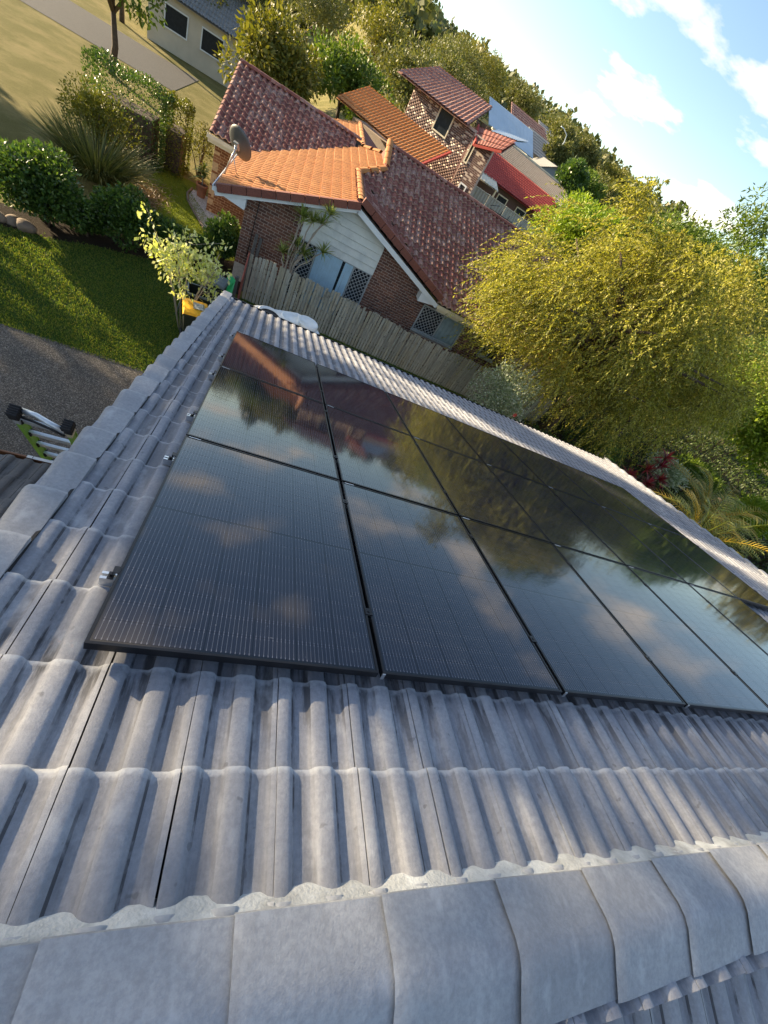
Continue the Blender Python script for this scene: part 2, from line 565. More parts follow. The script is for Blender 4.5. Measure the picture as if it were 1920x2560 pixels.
M['green_board'] = simple('green_board', (0.02, 0.42, 0.11), 0.4, var=0.15, scale=5)
M['red_board'] = simple('red_board', (0.34, 0.09, 0.06), 0.8, var=0.25, scale=7, grime=(0.2, 0.08, 0.06))
M['terracotta'] = simple('terracotta', (0.50, 0.20, 0.10), 0.75, var=0.15, scale=5)
M['soil'] = simple('soil', (0.06, 0.04, 0.028), 0.95, var=0.4, scale=14, bump=0.6)
M['bark'] = simple('bark', (0.09, 0.065, 0.045), 0.9, var=0.4, scale=9, bump=0.7)
M['pale_bark'] = simple('pale_bark', (0.36, 0.31, 0.25), 0.85, var=0.25, scale=11, bump=0.5)
M['rock'] = simple('rock', (0.20, 0.15, 0.11), 0.9, var=0.35, scale=5, bump=0.7, grime=(0.1, 0.08, 0.06))
M['dish'] = simple('dish_grey', (0.10, 0.105, 0.11), 0.45, metal=0.2, var=0.1)
M['mast'] = simple('galvanised', (0.5, 0.5, 0.48), 0.4, metal=0.6, var=0.1)
M['downpipe'] = simple('brown_downpipe', (0.24, 0.11, 0.085), 0.5, var=0.1)
M['colorbond'] = simple('grey_steel_fence', (0.42, 0.43, 0.38), 0.55, var=0.08, scale=2)
M['blue_metal'] = simple('blue_grey_metal_roof', (0.42, 0.52, 0.60), 0.45, metal=0.1, var=0.08, scale=0.7)
M['white_metal'] = simple('white_metal_roof', (0.62, 0.68, 0.70), 0.4, var=0.08, scale=1)
M['grey_wall'] = simple('grey_wall', (0.20, 0.24, 0.28), 0.7, var=0.1, scale=1)
M['cream_wall'] = simple('cream_wall', (0.55, 0.50, 0.40), 0.7, var=0.1, scale=1)
M['glass_dark'] = simple('window_glass', (0.02, 0.026, 0.034), 0.22, var=0.2)
M['glass_dark'].node_tree.nodes['Principled BSDF'].inputs['Specular IOR Level'].default_value = 0.2


def wood_material(name, a, b, c):
    t = NT(name)
    r = t.rnd()
    k = t.ramp(r, [(0.1, a), (0.5, b), (0.9, c)])
    g = t.noise(1.0, 6, 0.7, stretch=(55, 55, 2.5))
    k = t.mix(t.ramp(g, [(0.35, 0.6), (0.6, 0.0)]), k, tuple(x * 0.34 for x in a))
    lich = t.noise(7.5, 6, 0.75)
    k = t.mix(t.ramp(lich, [(0.56, 0.0), (0.68, 0.7)]), k, (0.055, 0.055, 0.05))
    k = t.mix(t.ramp(t.noise(4.1, 5, 0.7), [(0.6, 0.0), (0.72, 0.5)]), k, (0.42, 0.43, 0.38))
    t.bump(g, 0.5, 0.006)
    return t.set(k, 0.9)


M['paling'] = wood_material('weathered_paling', (0.36, 0.345, 0.28), (0.56, 0.53, 0.43), (0.44, 0.39, 0.28))
M['post_wood'] = wood_material('old_post', (0.09, 0.085, 0.08), (0.13, 0.12, 0.11), (0.10, 0.095, 0.09))


def leaf_material(name, cols, trans=0.35, rough=0.55):
    t = NT(name)
    a = t.node("ShaderNodeAttribute", attribute_name="rnd")
    n = len(cols)
    c = t.ramp(a.outputs["Fac"], [((i + 0.5) / n, k) for i, k in enumerate(cols)])
    t.set(c, rough)
    tr = t.node("ShaderNodeBsdfTranslucent")
    t.l.new(t.mix(1.0, c, (1.0, 1.0, 0.45), 'MULTIPLY'), tr.inputs[0])
    mx = t.node("ShaderNodeMixShader")
    mx.inputs[0].default_value = trans
    t.l.new(t.b.outputs[0], mx.inputs[1]); t.l.new(tr.outputs[0], mx.inputs[2])
    t.l.new(mx.outputs[0], t.out.inputs["Surface"])
    return t.m


M['gold_leaf'] = leaf_material('gold_leaf', [(0.30, 0.30, 0.034), (0.44, 0.42, 0.065), (0.14, 0.16, 0.02), (0.62, 0.58, 0.15), (0.34, 0.29, 0.045), (0.11, 0.13, 0.02)], 0.48)
M['olive_leaf'] = leaf_material('olive_leaf', [(0.13, 0.14, 0.018), (0.21, 0.20, 0.025), (0.09, 0.11, 0.016), (0.27, 0.24, 0.035)])
M['dark_leaf'] = leaf_material('dark_leaf', [(0.045, 0.095, 0.020), (0.075, 0.145, 0.028), (0.135, 0.21, 0.038), (0.055, 0.11, 0.022)], 0.35, 0.35)
M['mid_leaf'] = leaf_material('mid_leaf', [(0.07, 0.125, 0.014), (0.12, 0.19, 0.02), (0.18, 0.25, 0.025), (0.085, 0.14, 0.016)], 0.35)
M['bright_leaf'] = leaf_material('bright_leaf', [(0.17, 0.27, 0.018), (0.24, 0.35, 0.025), (0.32, 0.42, 0.04)], 0.4)
M['yellow_shrub_lit_hedge'] = leaf_material('yellow_shrub_lit_hedge', [(0.14, 0.15, 0.015), (0.19, 0.19, 0.02), (0.09, 0.11, 0.015)], 0.35)  # sun on the hedge end put into the yellow; also a shrub's own colour
M['cream_leaf'] = leaf_material('cream_leaf', [(0.60, 0.64, 0.20), (0.74, 0.76, 0.38), (0.44, 0.52, 0.11), (0.82, 0.82, 0.52)], 0.4)
M['varieg_leaf'] = leaf_material('variegated_leaf', [(0.28, 0.36, 0.20), (0.55, 0.58, 0.46), (0.18, 0.26, 0.12), (0.65, 0.67, 0.56), (0.22, 0.30, 0.14)], 0.25)
M['strap_leaf'] = leaf_material('strap_leaf', [(0.09, 0.115, 0.03), (0.15, 0.165, 0.045), (0.23, 0.23, 0.065), (0.30, 0.28, 0.10)], 0.3)
M['palm_leaf'] = leaf_material('palm_leaf', [(0.24, 0.28, 0.04), (0.36, 0.37, 0.06), (0.48, 0.42, 0.07), (0.22, 0.29, 0.08)], 0.4, 0.4)
M['palm_gold'] = leaf_material('palm_gold', [(0.50, 0.34, 0.03), (0.60, 0.42, 0.05), (0.40, 0.30, 0.03)], 0.35, 0.4)
M['red_leaf'] = leaf_material('red_leaf', [(0.26, 0.02, 0.035), (0.38, 0.04, 0.05), (0.48, 0.08, 0.08), (0.16, 0.015, 0.03)], 0.3, 0.35)
M['spike_leaf'] = leaf_material('spike_leaf', [(0.20, 0.27, 0.05), (0.34, 0.39, 0.08), (0.50, 0.52, 0.17), (0.16, 0.22, 0.05)], 0.3)
M['fern_leaf'] = leaf_material('fern_leaf', [(0.06, 0.14, 0.02), (0.09, 0.19, 0.03), (0.11, 0.22, 0.05)], 0.3)
M['far_leaf'] = leaf_material('far_leaf', [(0.11, 0.13, 0.03), (0.16, 0.17, 0.045), (0.20, 0.19, 0.05), (0.13, 0.14, 0.035)], 0.3)
M['wood_leaf'] = leaf_material('wood_leaf', [(0.05, 0.075, 0.025), (0.10, 0.12, 0.035), (0.17, 0.17, 0.05), (0.08, 0.10, 0.04), (0.21, 0.18, 0.06), (0.12, 0.15, 0.05)], 0.3)
M['dry_leaf'] = leaf_material('dry_litter', [(0.26, 0.17, 0.09), (0.36, 0.26, 0.15), (0.2, 0.12, 0.06)], 0.1)


def lawn_material(name, dark, light, dry, dry_at=(0.55, 0.75), dry_f=0.6):
    t = NT(name)
    c = t.mix(t.ramp(t.noise(0.9, 6, 0.65), [(0.3, 0.0), (0.7, 1.0)]), dark, light)
    c = t.mix(t.ramp(t.noise(35, 5, 0.75), [(0.35, 0.65), (0.6, 0.0)]), c, tuple(x * 0.35 for x in dark))
    c = t.mix(t.ramp(t.noise(0.45, 6, 0.7), [(dry_at[0], 0.0), (dry_at[1], dry_f)]), c, dry)
    t.bump(t.noise(60, 5, 0.8), 0.9, 0.04)
    return t.set(c, 0.95, spec=0.1)


M['lawn'] = lawn_material('lawn', (0.055, 0.105, 0.022), (0.085, 0.145, 0.028), (0.17, 0.15, 0.06), (0.60, 0.82), 0.5)
M['dry_lawn'] = lawn_material('dry_lawn', (0.19, 0.175, 0.055), (0.26, 0.23, 0.085), (0.34, 0.28, 0.13), (0.45, 0.7), 0.7)
M['green_lawn'] = lawn_material('green_lawn', (0.17, 0.225, 0.02), (0.24, 0.28, 0.028), (0.32, 0.28, 0.09), (0.6, 0.8), 0.5)
M['mulch'] = lawn_material('mulch', (0.035, 0.026, 0.018), (0.055, 0.04, 0.027), (0.10, 0.07, 0.045))
M['grass_blade'] = leaf_material('grass_blade', [(0.09, 0.16, 0.022), (0.14, 0.22, 0.03), (0.21, 0.27, 0.035), (0.28, 0.28, 0.06)], 0.45, 0.6)


M['grass_bright'] = leaf_material('grass_bright', [(0.17, 0.23, 0.02), (0.24, 0.29, 0.028), (0.30, 0.33, 0.04)], 0.4, 0.6)
M['ground_cover'] = leaf_material('ground_cover', [(0.03, 0.05, 0.012), (0.05, 0.085, 0.016), (0.06, 0.07, 0.02), (0.075, 0.12, 0.02)], 0.3)


def asphalt():
    t = NT('aggregate_drive')
    v = t.node("ShaderNodeTexVoronoi"); v.inputs["Scale"].default_value = 75
    t.l.new(t.pos(), v.inputs["Vector"])
    sp = t.math('FRACT', t.math('MULTIPLY', v.outputs["Distance"], 9.7))
    bw = t.node("ShaderNodeSeparateXYZ"); t.l.new(v.outputs["Color"], bw.inputs[0])
    c = t.ramp(bw.outputs[0], [(0.1, (0.06, 0.05, 0.04)), (0.5, (0.11, 0.094, 0.074)), (0.8, (0.18, 0.152, 0.12)), (0.97, (0.34, 0.30, 0.25))])
    c = t.mix(t.ramp(t.noise(0.7, 6, 0.7), [(0.4, 0.0), (0.7, 0.5)]), c, (0.05, 0.045, 0.04))
    t.bump(v.outputs["Distance"], 0.6, 0.012)
    return t.set(c, 0.9)


def gravel():
    t = NT('white_gravel')
    v = t.node("ShaderNodeTexVoronoi"); v.inputs["Scale"].default_value = 32
    t.l.new(t.pos(), v.inputs["Vector"])
    bw = t.node("ShaderNodeSeparateXYZ"); t.l.new(v.outputs["Color"], bw.inputs[0])
    c = t.ramp(bw.outputs[0], [(0.1, (0.36, 0.31, 0.28)), (0.5, (0.62, 0.57, 0.53)), (0.9, (0.80, 0.76, 0.72))])
    t.bump(v.outputs["Distance"], 0.9, 0.03)
    return t.set(c, 0.85)


M['drive'] = asphalt()
M['gravel'] = gravel()
M['road'] = simple('road_asphalt', (0.055, 0.055, 0.056), 0.9, var=0.2, scale=12, bump=0.4)

# ================================================================== ground
def sheet(name, poly, z, mat, kind='structure', label=None):
    mb = MB()
    mb.add([(x, y, z) for x, y in poly], [tuple(range(len(poly)))])
    o = mb.build(name, mat)
    return tag(o, kind=kind, label=label)


def terrain(x, y):                                    # level round the two houses, climbing behind on the right
    t = min(1, max(0, (y - 24.5) / 9.0)); t = t * t * (3 - 2 * t)
    s = min(1, max(0, (x + 4) / 9.0)); s = s * s * (3 - 2 * s)
    h = 2.9 * t * s
    h += max(0, y - 34) * 0.055 * s
    far = max(0, math.hypot(x, y) - 130)
    return ZG + h + min(far * 0.02, 6)


gv, gf, gm = [], [], []
xs = [-1500, -600, -250, -120, -70] + list(np.arange(-44, 50, 2.0)) + [60, 75, 100, 150, 250, 600, 1500]
ys = [-1500, -600, -200, -80, -40] + list(np.arange(-24, 76, 2.0)) + [85, 100, 130, 180, 300, 600, 1500]
for y in ys:
    for x in xs:
        gv.append((x, y, terrain(x, y) - 0.012))
for j in range(len(ys) - 1):
    for i in range(len(xs) - 1):
        a = j * len(xs) + i
        gf.append((a, a + 1, a + 1 + len(xs), a + len(xs)))
me = raw_mesh('ground', gv, gf, M['dry_lawn'], smooth=True)
tag(link('ground', me), kind='structure')

tag(sheet('driveway', [(-14, -6), (-0.6, -6), (-0.6, 8.2), (-2.2, 8.28), (-4.6, 8.2), (-9, 8.35), (-14, 8.3)], ZG + 0.004, M['drive']))
tag(sheet('lawn', [(-14, 8.2), (-4.6, 8.2), (-0.6, 8.2), (-0.6, 13.6), (-1.4, 14.0), (-3.0, 13.5), (-4.4, 12.9), (-5.2, 12.3), (-6.2, 11.9), (-8, 11.8), (-14, 11.6)], ZG, M['lawn']))
tag(sheet('side_lawn', [(-0.6, 7.0), (13.2, 7.0), (13.2, 13.6), (-0.6, 13.6)], ZG, M['lawn']))
tag(sheet('garden_bed', [(-14, 11.6), (-8, 11.8), (-6.2, 11.9), (-5.2, 12.3), (-4.4, 12.9), (-3.0, 13.5), (-1.4, 14.0), (-0.6, 13.6), (-0.7, 16.4), (-2.2, 14.9), (-4, 14.1), (-6, 13.2), (-8, 12.6), (-14, 12.4)], ZG + 0.004, M['mulch']))
tag(sheet('front_lawn', [(-0.9, 16.2), (-2.2, 14.9), (-4, 14.1), (-4.9, 15.0), (-4.7, 18), (-5.0, 21.2), (-3.6, 21.4), (-3.5, 20.2), (-3.45, 19.4), (-3.0, 18.4), (-2.45, 17.4), (-1.6, 16.9)], ZG + 0.004, M['green_lawn']))
tag(sheet('garden_mulch', [(8.8, 10.4), (13, 8.6), (20, 8.2), (44, 6), (44, 30), (26, 24), (14, 17), (9.6, 14.2)], ZG + 0.006, M['mulch']))
tag(sheet('street', [(-40, 33.5), (-7.5, 33.5), (-7.5, 40), (-40, 40)], ZG + 0.004, M['road']))

# pale pebbles along the neighbour's wall: a bed of single stones
bm_ = MB()
bm_.add([(x, y, ZG + 0.008) for x, y in [(-3.55, 20.6), (-3.55, 19.9), (-3.4, 19.2), (-2.95, 18.3), (-2.4, 17.3), (-1.6, 16.9), (-1.05, 16.4), (-1.05, 19.2), (-2.8, 19.2), (-2.8, 20.6)]], [tuple(range(10))])
gb = bm_.build('gravel_bed', M['gravel'])
tag(gb, kind='stuff')
gedge = thing('garden_edging', 'low dark curved edging strip between the white gravel bed and the lawn', 'edging', (-2.9, 18.3, ZG))
mb = MB()
mb.tube([(x, y, ZG + 0.03) for x, y in [(-3.6, 20.6), (-3.62, 19.9), (-3.45, 19.2), (-3.0, 18.3), (-2.45, 17.3), (-1.65, 16.85), (-1.05, 16.3)]], 0.045, 6)
mb.build('strip', M['rock'], gedge)

# ================================================================== our house: the tiled roof with the panels
house = thing('tiled_house', 'house with grey concrete tiled roof carrying the black solar panels', 'house', (4, 2, ZG))
UW, GA, N0 = 0.306, 0.350, -0.128
VE0 = -0.357                                           # lower edge of the first visible course
NC = 25
U_L, U_R = -0.52, 10.52
RIDGE_V = -0.91

TP = [(0.0, .86), (.010, 1.0), (.036, .97), (.050, .74), (.059, .20), (.066, 0), (.120, 0), (.128, .20), (.137, .74), (.151, .97), (.171, 1.0), (.191, .97), (.205, .74), (.214, .20), (.222, 0), (.270, 0), (.279, .30), (.288, .66), (.302, .80)]


def tile_proto(name, mat, w, L, prof, H=0.026, tilt=0.023, th=0.015, rows=(0.0, 0.96, 1.0)):
    sc = w / 0.306
    mb = MB()
    n = len(prof)
    vv, uv = [], []
    for ri, r in enumerate(rows):
        for x, h in prof:
            drop = 0.0035 if ri == len(rows) - 1 else 0
            vv.append((x * sc, -L + r * L, h * H + tilt * r - drop)); uv.append((x / 0.306, r))
    for x, h in prof:
        vv.append((x * sc, -0.002, h * H + tilt - th - 0.006)); uv.append((x / 0.306, 1.0))
    R_ = len(rows) + 1
    ff = [(r * n + i, r * n + i + 1, (r + 1) * n + i + 1, (r + 1) * n + i) for r in range(R_ - 1) for i in range(n - 1)]
    # left side edge
    k = len(vv)
    for r in range(len(rows)):
        p = vv[r * n]
        vv.append((p[0] - 0.0005, p[1], p[2] - 0.014)); uv.append((0, rows[r]))
    ff += [(r * n, (r + 1) * n, k + r + 1, k + r) for r in range(len(rows) - 1)]
    mb.add(vv, [f[::-1] for f in ff], True, uv)
    me = mb.mesh(name, [mat])
    me.polygons.foreach_set("use_smooth", [True] * len(me.polygons))
    # keep the lip crisp
    bm = bmesh.new(); bm.from_mesh(me)
    for e in bm.edges:
        if len(e.link_faces) == 2 and e.calc_face_angle(0) > 0.9: e.smooth = False
    bm.to_mesh(me); bm.free()
    return me


TILE = tile_proto('roof_tile', M['roof_tile'], UW, 0.372, TP)
ts = []
for k in range(-1, NC):
    ve = VE0 + GA * k
    for i in range(-2, 35):
        u = 0.093 + UW * i
        if u < -0.6 or u > U_R - 0.1: continue
        m = ROOF @ Matrix.Translation((u + random.uniform(-.0015, .0015), ve + random.uniform(-.004, .004), N0 + random.uniform(-.0015, .0015))) @ Matrix.Rotation(random.uniform(-.004, .004), 4, 'Z') @ Matrix.Rotation(random.uniform(-.004, .004), 4, 'Y')
        ts.append(m)
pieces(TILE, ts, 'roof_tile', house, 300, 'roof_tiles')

# far side of the ridge
BACK = Matrix.Translation(roof_pt(0, RIDGE_V, 0)) @ Matrix.Rotation(math.pi, 4, 'Z') @ Matrix(((1, 0, 0, 0), (0, CP, SP, 0), (0, -SP, CP, 0), (0, 0, 0, 1)))
tb = []
for k in range(0, 12):
    for i in range(-36, 3):
        u = 0.05 + UW * i
        if -u < -0.3 or -u > U_R + 0.3: continue
        tb.append(BACK @ Matrix.Translation((u, 0.12 + GA * (k + 1), N0 + random.uniform(-.0015, .0015))))
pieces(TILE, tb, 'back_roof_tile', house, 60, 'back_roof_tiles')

# dark battens and sarking below the tiles, so no daylight shows through the joints
mb = MB()
mb.add([roof_pt(U_L + .03, RIDGE_V, N0 - .03), roof_pt(U_R - .03, RIDGE_V, N0 - .03), roof_pt(U_R - .03, 8.0, N0 - .03), roof_pt(U_L + .03, 8.0, N0 - .03)], [(0, 1, 2, 3)])
q = [BACK @ Vector(p) for p in ((0.4, 0, N0 - .03), (-U_R, 0, N0 - .03), (-U_R, 4.5, N0 - .03), (0.4, 4.5, N0 - .03))]
mb.add(q, [(0, 1, 2, 3)])
mb.build('roof_lining', M['under'], house)

# verge caps down both gable edges: flat on top, rounded at the outside
def verge_proto(side):
    pr = [(0.130, -0.030), (0.130, 0.0), (0.07, 0.008), (0.02, 0.008), (-0.004, 0.0), (-0.020, -0.018), (-0.026, -0.045), (-0.028, -0.165)]
    L, mb = 0.385, MB()
    n = len(pr); vv, uv = [], []
    for r in (0.0, 0.93, 1.0):
        for x, z in pr:
            vv.append(((x if x > .05 else x - .022 * r) * side, -L + r * L, z + 0.040 * r - (0.006 if r == 1 else 0))); uv.append((0.55, r))
    for x, z in pr:
        vv.append(((x if x > .05 else x - .016) * side, -0.004, z + 0.040 - 0.034)); uv.append((0.55, 1))
    ff = [(r * n + i, r * n + i + 1, (r + 1) * n + i + 1, (r + 1) * n + i) for r in range(3) for i in range(n - 1)]
    if side < 0: ff = [f[::-1] for f in ff]
    mb.add(vv, ff, True, uv)
    me = mb.mesh('verge_cap', [M['cap_tile']])
    bm = bmesh.new(); bm.from_mesh(me)
    for e in bm.edges:
        if len(e.link_faces) == 2 and e.calc_face_angle(0) > 0.8: e.smooth = False
    bm.to_mesh(me); bm.free()
    return me


VL, VR = verge_proto(1), verge_proto(-1)
for k in range(-1, NC):
    ve = VE0 + 0.19 + GA * k
    j = lambda: random.uniform(-.004, .004)
    link('verge_cap', VL, house, mat4=ROOF @ Matrix.Translation((U_L + 0.026 + j(), ve + j(), -0.092)) @ Matrix.Rotation(j() * 1.5, 4, 'Z'))
    link('verge_cap', VR, house, mat4=ROOF @ Matrix.Translation((U_R - 0.026 + j(), ve + j(), -0.092)) @ Matrix.Rotation(j() * 1.5, 4, 'Z'))
# black strip standing in for the shadow gap under the verge caps
mb = MB(); mb.bar(roof_pt(U_L + .15, -.8, N0 + .025), roof_pt(U_L + .15, 7.95, N0 + .025), .012, .045, up=(0, SP, CP)); mb.build('verge_shadow_strip', M['under'], house)

# ridge caps bedded in mortar
def ridge_proto():
    L, mb = 0.455, MB()
    a = 0.155
    pr = [(-a - .002, -0.062), (-a, -0.050), (-a * .55, -0.022), (-.035, 0.0), (0, .006), (.035, 0.0), (a * .55, -0.022), (a, -0.050), (a + .002, -0.062)]
    n = len(pr); vv, uv = [], []
    for r in (0.0, 0.04, 0.12, 1.0):
        for y, z in pr:
            up = 0.016 if 0.03 < r < 0.2 else (0.012 if r < 0.03 else 0.0)
            vv.append((L * (r - 0.5), y * (1.04 if r < 0.2 else 1.0), z + up)); uv.append((0.55, 0.5))
    ff = [(r * n + i, r * n + i + 1, (r + 1) * n + i + 1, (r + 1) * n + i) for r in range(3) for i in range(n - 1)]
    mb.add(vv, [f for f in ff], True, uv)
    me = mb.mesh('ridge_cap', [M['cap_tile']])
    bm = bmesh.new(); bm.from_mesh(me)
    for e in bm.edges:
        if len(e.link_faces) == 2 and e.calc_face_angle(0) > 0.9: e.smooth = False
    bm.to_mesh(me); bm.free()
    return me


RC = ridge_proto()
ridge_c = roof_pt(0, RIDGE_V, 0)
x = -0.42
while x < U_R + 0.1:
    link('ridge_cap', RC, house, mat4=Matrix.Translation((x + random.uniform(-.006, .006), ridge_c.y + random.uniform(-.003, .003), ridge_c.z - 0.012 + random.uniform(-.003, .003))) @ Matrix.Rotation(random.uniform(-.006, .006), 4, 'Z'))
    x += 0.410


def mortar_strip(side):
    mb = MB(); vv = []
    n = 300
    for i in range(n + 1):
        x = U_L + .05 + (U_R - U_L - .1) * i / n
        w = math.sin(x * 41) * .006 + math.sin(x * 17.3) * .008 + random.uniform(-.002, .002)
        roll = 0.5 + 0.5 * math.cos((x - 0.093 - 0.017) / 0.153 * 2 * math.pi)
        for v, nn in ((-.80, -.052), (-.745, -.066), (-.715 + w * .6, -.088 + .006 * roll), (-.680 + w - .014 * roll, -.112 + .018 * roll), (-.655, -.15)):
            p = roof_pt(x, v, nn + random.uniform(-.0008, .0008))
            if side < 0: p = Vector((p.x, 2 * ridge_c.y - p.y, p.z))
            vv.append(p)
    ff = [(i * 5 + k, i * 5 + k + 1, (i + 1) * 5 + k + 1, (i + 1) * 5 + k) for i in range(n) for k in range(4)]
    mb.add(vv, ff, True)
    return mb.build('ridge_mortar', M['mortar'], house)


mortar_strip(1); mortar_strip(-1)

# gutter and fascia at the eave
ge = roof_pt(0, 8.05, N0)
mb = MB()
gp = [(0, 0.0), (0, -.11), (.115, -.11), (.115, 0.012), (.103, 0.012), (.103, -.10), (.008, -.10), (.008, 0.0)]
mb.prism([(U_L - .02, ge.y - .005 + a, ge.z - .005 + b) for a, b in gp], (U_R - U_L + .04, 0, 0))
mb.build('gutter', M['charcoal'], house)
mb = MB(); mb.box(((U_L + U_R) / 2, ge.y - .03, ge.z - .10), (U_R - U_L - .1, .03, .2)); mb.build('fascia', M['white_paint'], house)
# barge boards
for u in (U_L + .02, U_R - .02):
    mb = MB(); mb.bar(roof_pt(u, RIDGE_V, N0 - .15), roof_pt(u, 8.0, N0 - .15), .022, .17, up=(0, SP, CP)); mb.build('barge_board', M['white_paint'], house)
# brick body
bl, br, y0, y1 = U_L + .35, U_R - .35, 2 * ridge_c.y - 7.2, 7.2
zt = lambda y: ridge_c.z - abs(y - ridge_c.y) * math.tan(PITCH) - 0.24
mb = MB()
mb.prism([(bl, y0, ZG - .05), (bl, y1, ZG - .05), (bl, y1, zt(y1)), (bl, ridge_c.y, zt(ridge_c.y)), (bl, y0, zt(y0))], (br - bl, 0, 0))
mb.build('wall', M['dark_mortar'], house)

# ------------------------------------------------------------------ lower roof at the left with its brown gutter
EY, EZ = 2.70, -2.585
LOW = Matrix.Translation((0, EY, EZ)) @ Matrix(((1, 0, 0, 0), (0, CP, SP, 0), (0, -SP, CP, 0), (0, 0, 0, 1)))
porch = thing('lower_roof', 'lower dark grey tiled roof section left of the verge', 'roof', (-2.2, 1.5, EZ))
LT = tile_proto('low_roof_tile', M['low_tile'], UW, 0.372, TP)
tl = [LOW @ Matrix.Translation((-0.80 - UW * i + random.uniform(-.002, .002), .02 - GA * k, random.uniform(-.002, .002))) for k in range(9) for i in range(0, 9)]
pieces(LT, tl, 'roof_tile', porch, 200, 'roof_tiles')
mb = MB(); mb.add([LOW @ Vector(p) for p in ((-3.3, -3.2, -.03), (-.52, -3.2, -.03), (-.52, .0, -.03), (-3.3, 0, -.03))], [(0, 1, 2, 3)]); mb.build('roof_lining', M['under'], porch)
mb = MB(); mb.prism([(-3.35, EY - .03 + a, EZ - .015 + b) for a, b in [(0, 0.0), (0, -.11), (.115, -.11), (.115, 0.035), (.095, 0.035), (.095, -.10), (.008, -.10), (.008, 0.0)]], (2.83, 0, 0))
mb.build('gutter', M['brown_paint'], porch, bevel=.004, seg=1)
mb = MB(); mb.box((-1.9, .9, (EZ + ZG) / 2 - .35), (2.7, 3.0, EZ - ZG - .5)); mb.build('wall', M['dark_mortar'], porch)
lab = thing('paper_label', 'white printed paper label wrapped round the brown gutter', 'label', (-1.5, EY + .09, EZ - .02))
mb = MB(); mb.prism([(-1.58, EY + .055 + a, EZ + b) for a, b in [(0, .026), (.036, .026), (.036, -.10), (.034, -.10), (.034, .0235), (0, .0235)]], (.40, 0, 0)); mb.build('paper', M['white_label'], lab)
mb = MB()
for xx in (-1.53, -1.33):
    mb.box((xx, EY + .0925, EZ - .03), (.005, .0015, .09)); mb.box((xx, EY + .072, EZ + .0268), (.005, .03, .0015))
for i in range(4): mb.box((-1.295 + .02 * (i % 2), EY + .0925, EZ + .005 - .022 * i), (.05, .0015, .006))
mb.build('print', M['ink'], lab)
fc = bpy.data.curves.new('letters', 'FONT'); fc.body = 'NCV'; fc.size = .045; fc.extrude = .0006; fc.align_x = 'CENTER'; fc.align_y = 'CENTER'
fo = bpy.data.objects.new('letters', fc); COL.objects.link(fo)
dg = bpy.context.evaluated_depsgraph_get()
lme = bpy.data.meshes.new_from_object(fo.evaluated_get(dg)); bpy.data.objects.remove(fo)
lme.materials.clear(); lme.materials.append(M['ink'])
lo = link('letters', lme, lab, mat4=Matrix.Translation((-1.23, EY + .073, EZ + .0275)) @ Matrix.Rotation(math.pi / 2, 4, 'Z'))

# ladder leaning on that gutter
lad = thing('ladder', 'lime green ladder with white rungs and black rubber ends above the brown gutter', 'ladder', (-1.45, 4.09, ZG))
Ltop, Lbot = Vector((0, 2.87, -2.06)), Vector((0, 4.09, ZG + .05))
ld = (Lbot - Ltop).normalized()
lx0, lx1 = -1.66, -1.22
nrm = Vector((1, 0, 0)).cross(ld).normalized()
for lx in (lx0, lx1):
    mb = MB(); a = Vector((lx, Ltop.y, Ltop.z)); b = Vector((lx, Lbot.y, Lbot.z))
    mb.bar(a, b, .028, .085, up=nrm)
    for s in (-1, 1): mb.bar(a + nrm * .042 * s, b + nrm * .042 * s, .045, .008, up=nrm)
    mb.build('rail', M['ladder_green'], lad)
    mb = MB(); c = a - ld * .045
    mb.bar(c, c + ld * .10, .085, .125, up=nrm)
    for i in range(5): mb.bar(c - ld * .012 + nrm * (-.05 + .025 * i), c + ld * .09 + nrm * (-.05 + .025 * i), .095, .013, up=nrm)
    mb.build('rubber_end', M['black_rubber'], lad, bevel=.004, seg=1)
    mb = MB(); mb.bar(a + ld * .05, a + ld * .16, .05, .105, up=nrm); mb.build('end_bracket', M['cream_paint'] if lx == lx1 else M['ladder_alu'], lad, bevel=.003, seg=1)
for i in range(11):
    d = .15 + .285 * i
    c = Ltop + ld * d
    mb = MB(); mb.bar((lx0 + .01, c.y, c.z), (lx1 - .01, c.y, c.z), .078, .036, up=(0, -ld.z, ld.y)); mb.build('rung', M['ladder_alu'], lad, bevel=.006, seg=2)
    mb = MB()
    for lx, s in ((lx0, 1), (lx1, -1)): mb.box((lx + s * .026, c.y, c.z), (.022, .065, .06))
    mb.build('rung_plug', M['black_rubber'], lad)
mb = MB(); c = Ltop + ld * .02
mb.tube([(lx0 + .03, c.y + .05, c.z + .01), (-1.5, c.y + .03, c.z + .02), (-1.38, c.y - .01, c.z), (lx1 - .02, c.y - .04, c.z - .03)], [.030, .026, .030, .034], 8); mb.build('top_brace', M['ladder_alu'], lad)
mb = MB(); mb.tube([(lx0 + .03, c.y + .0, c.z - .03), (-1.52, c.y + .01, c.z - .06), (-1.36, c.y - .03, c.z - .06), (lx1 - .02, c.y - .05, c.z - .08)], .013, 6); mb.build('rope', M['black_rubber'], lad)

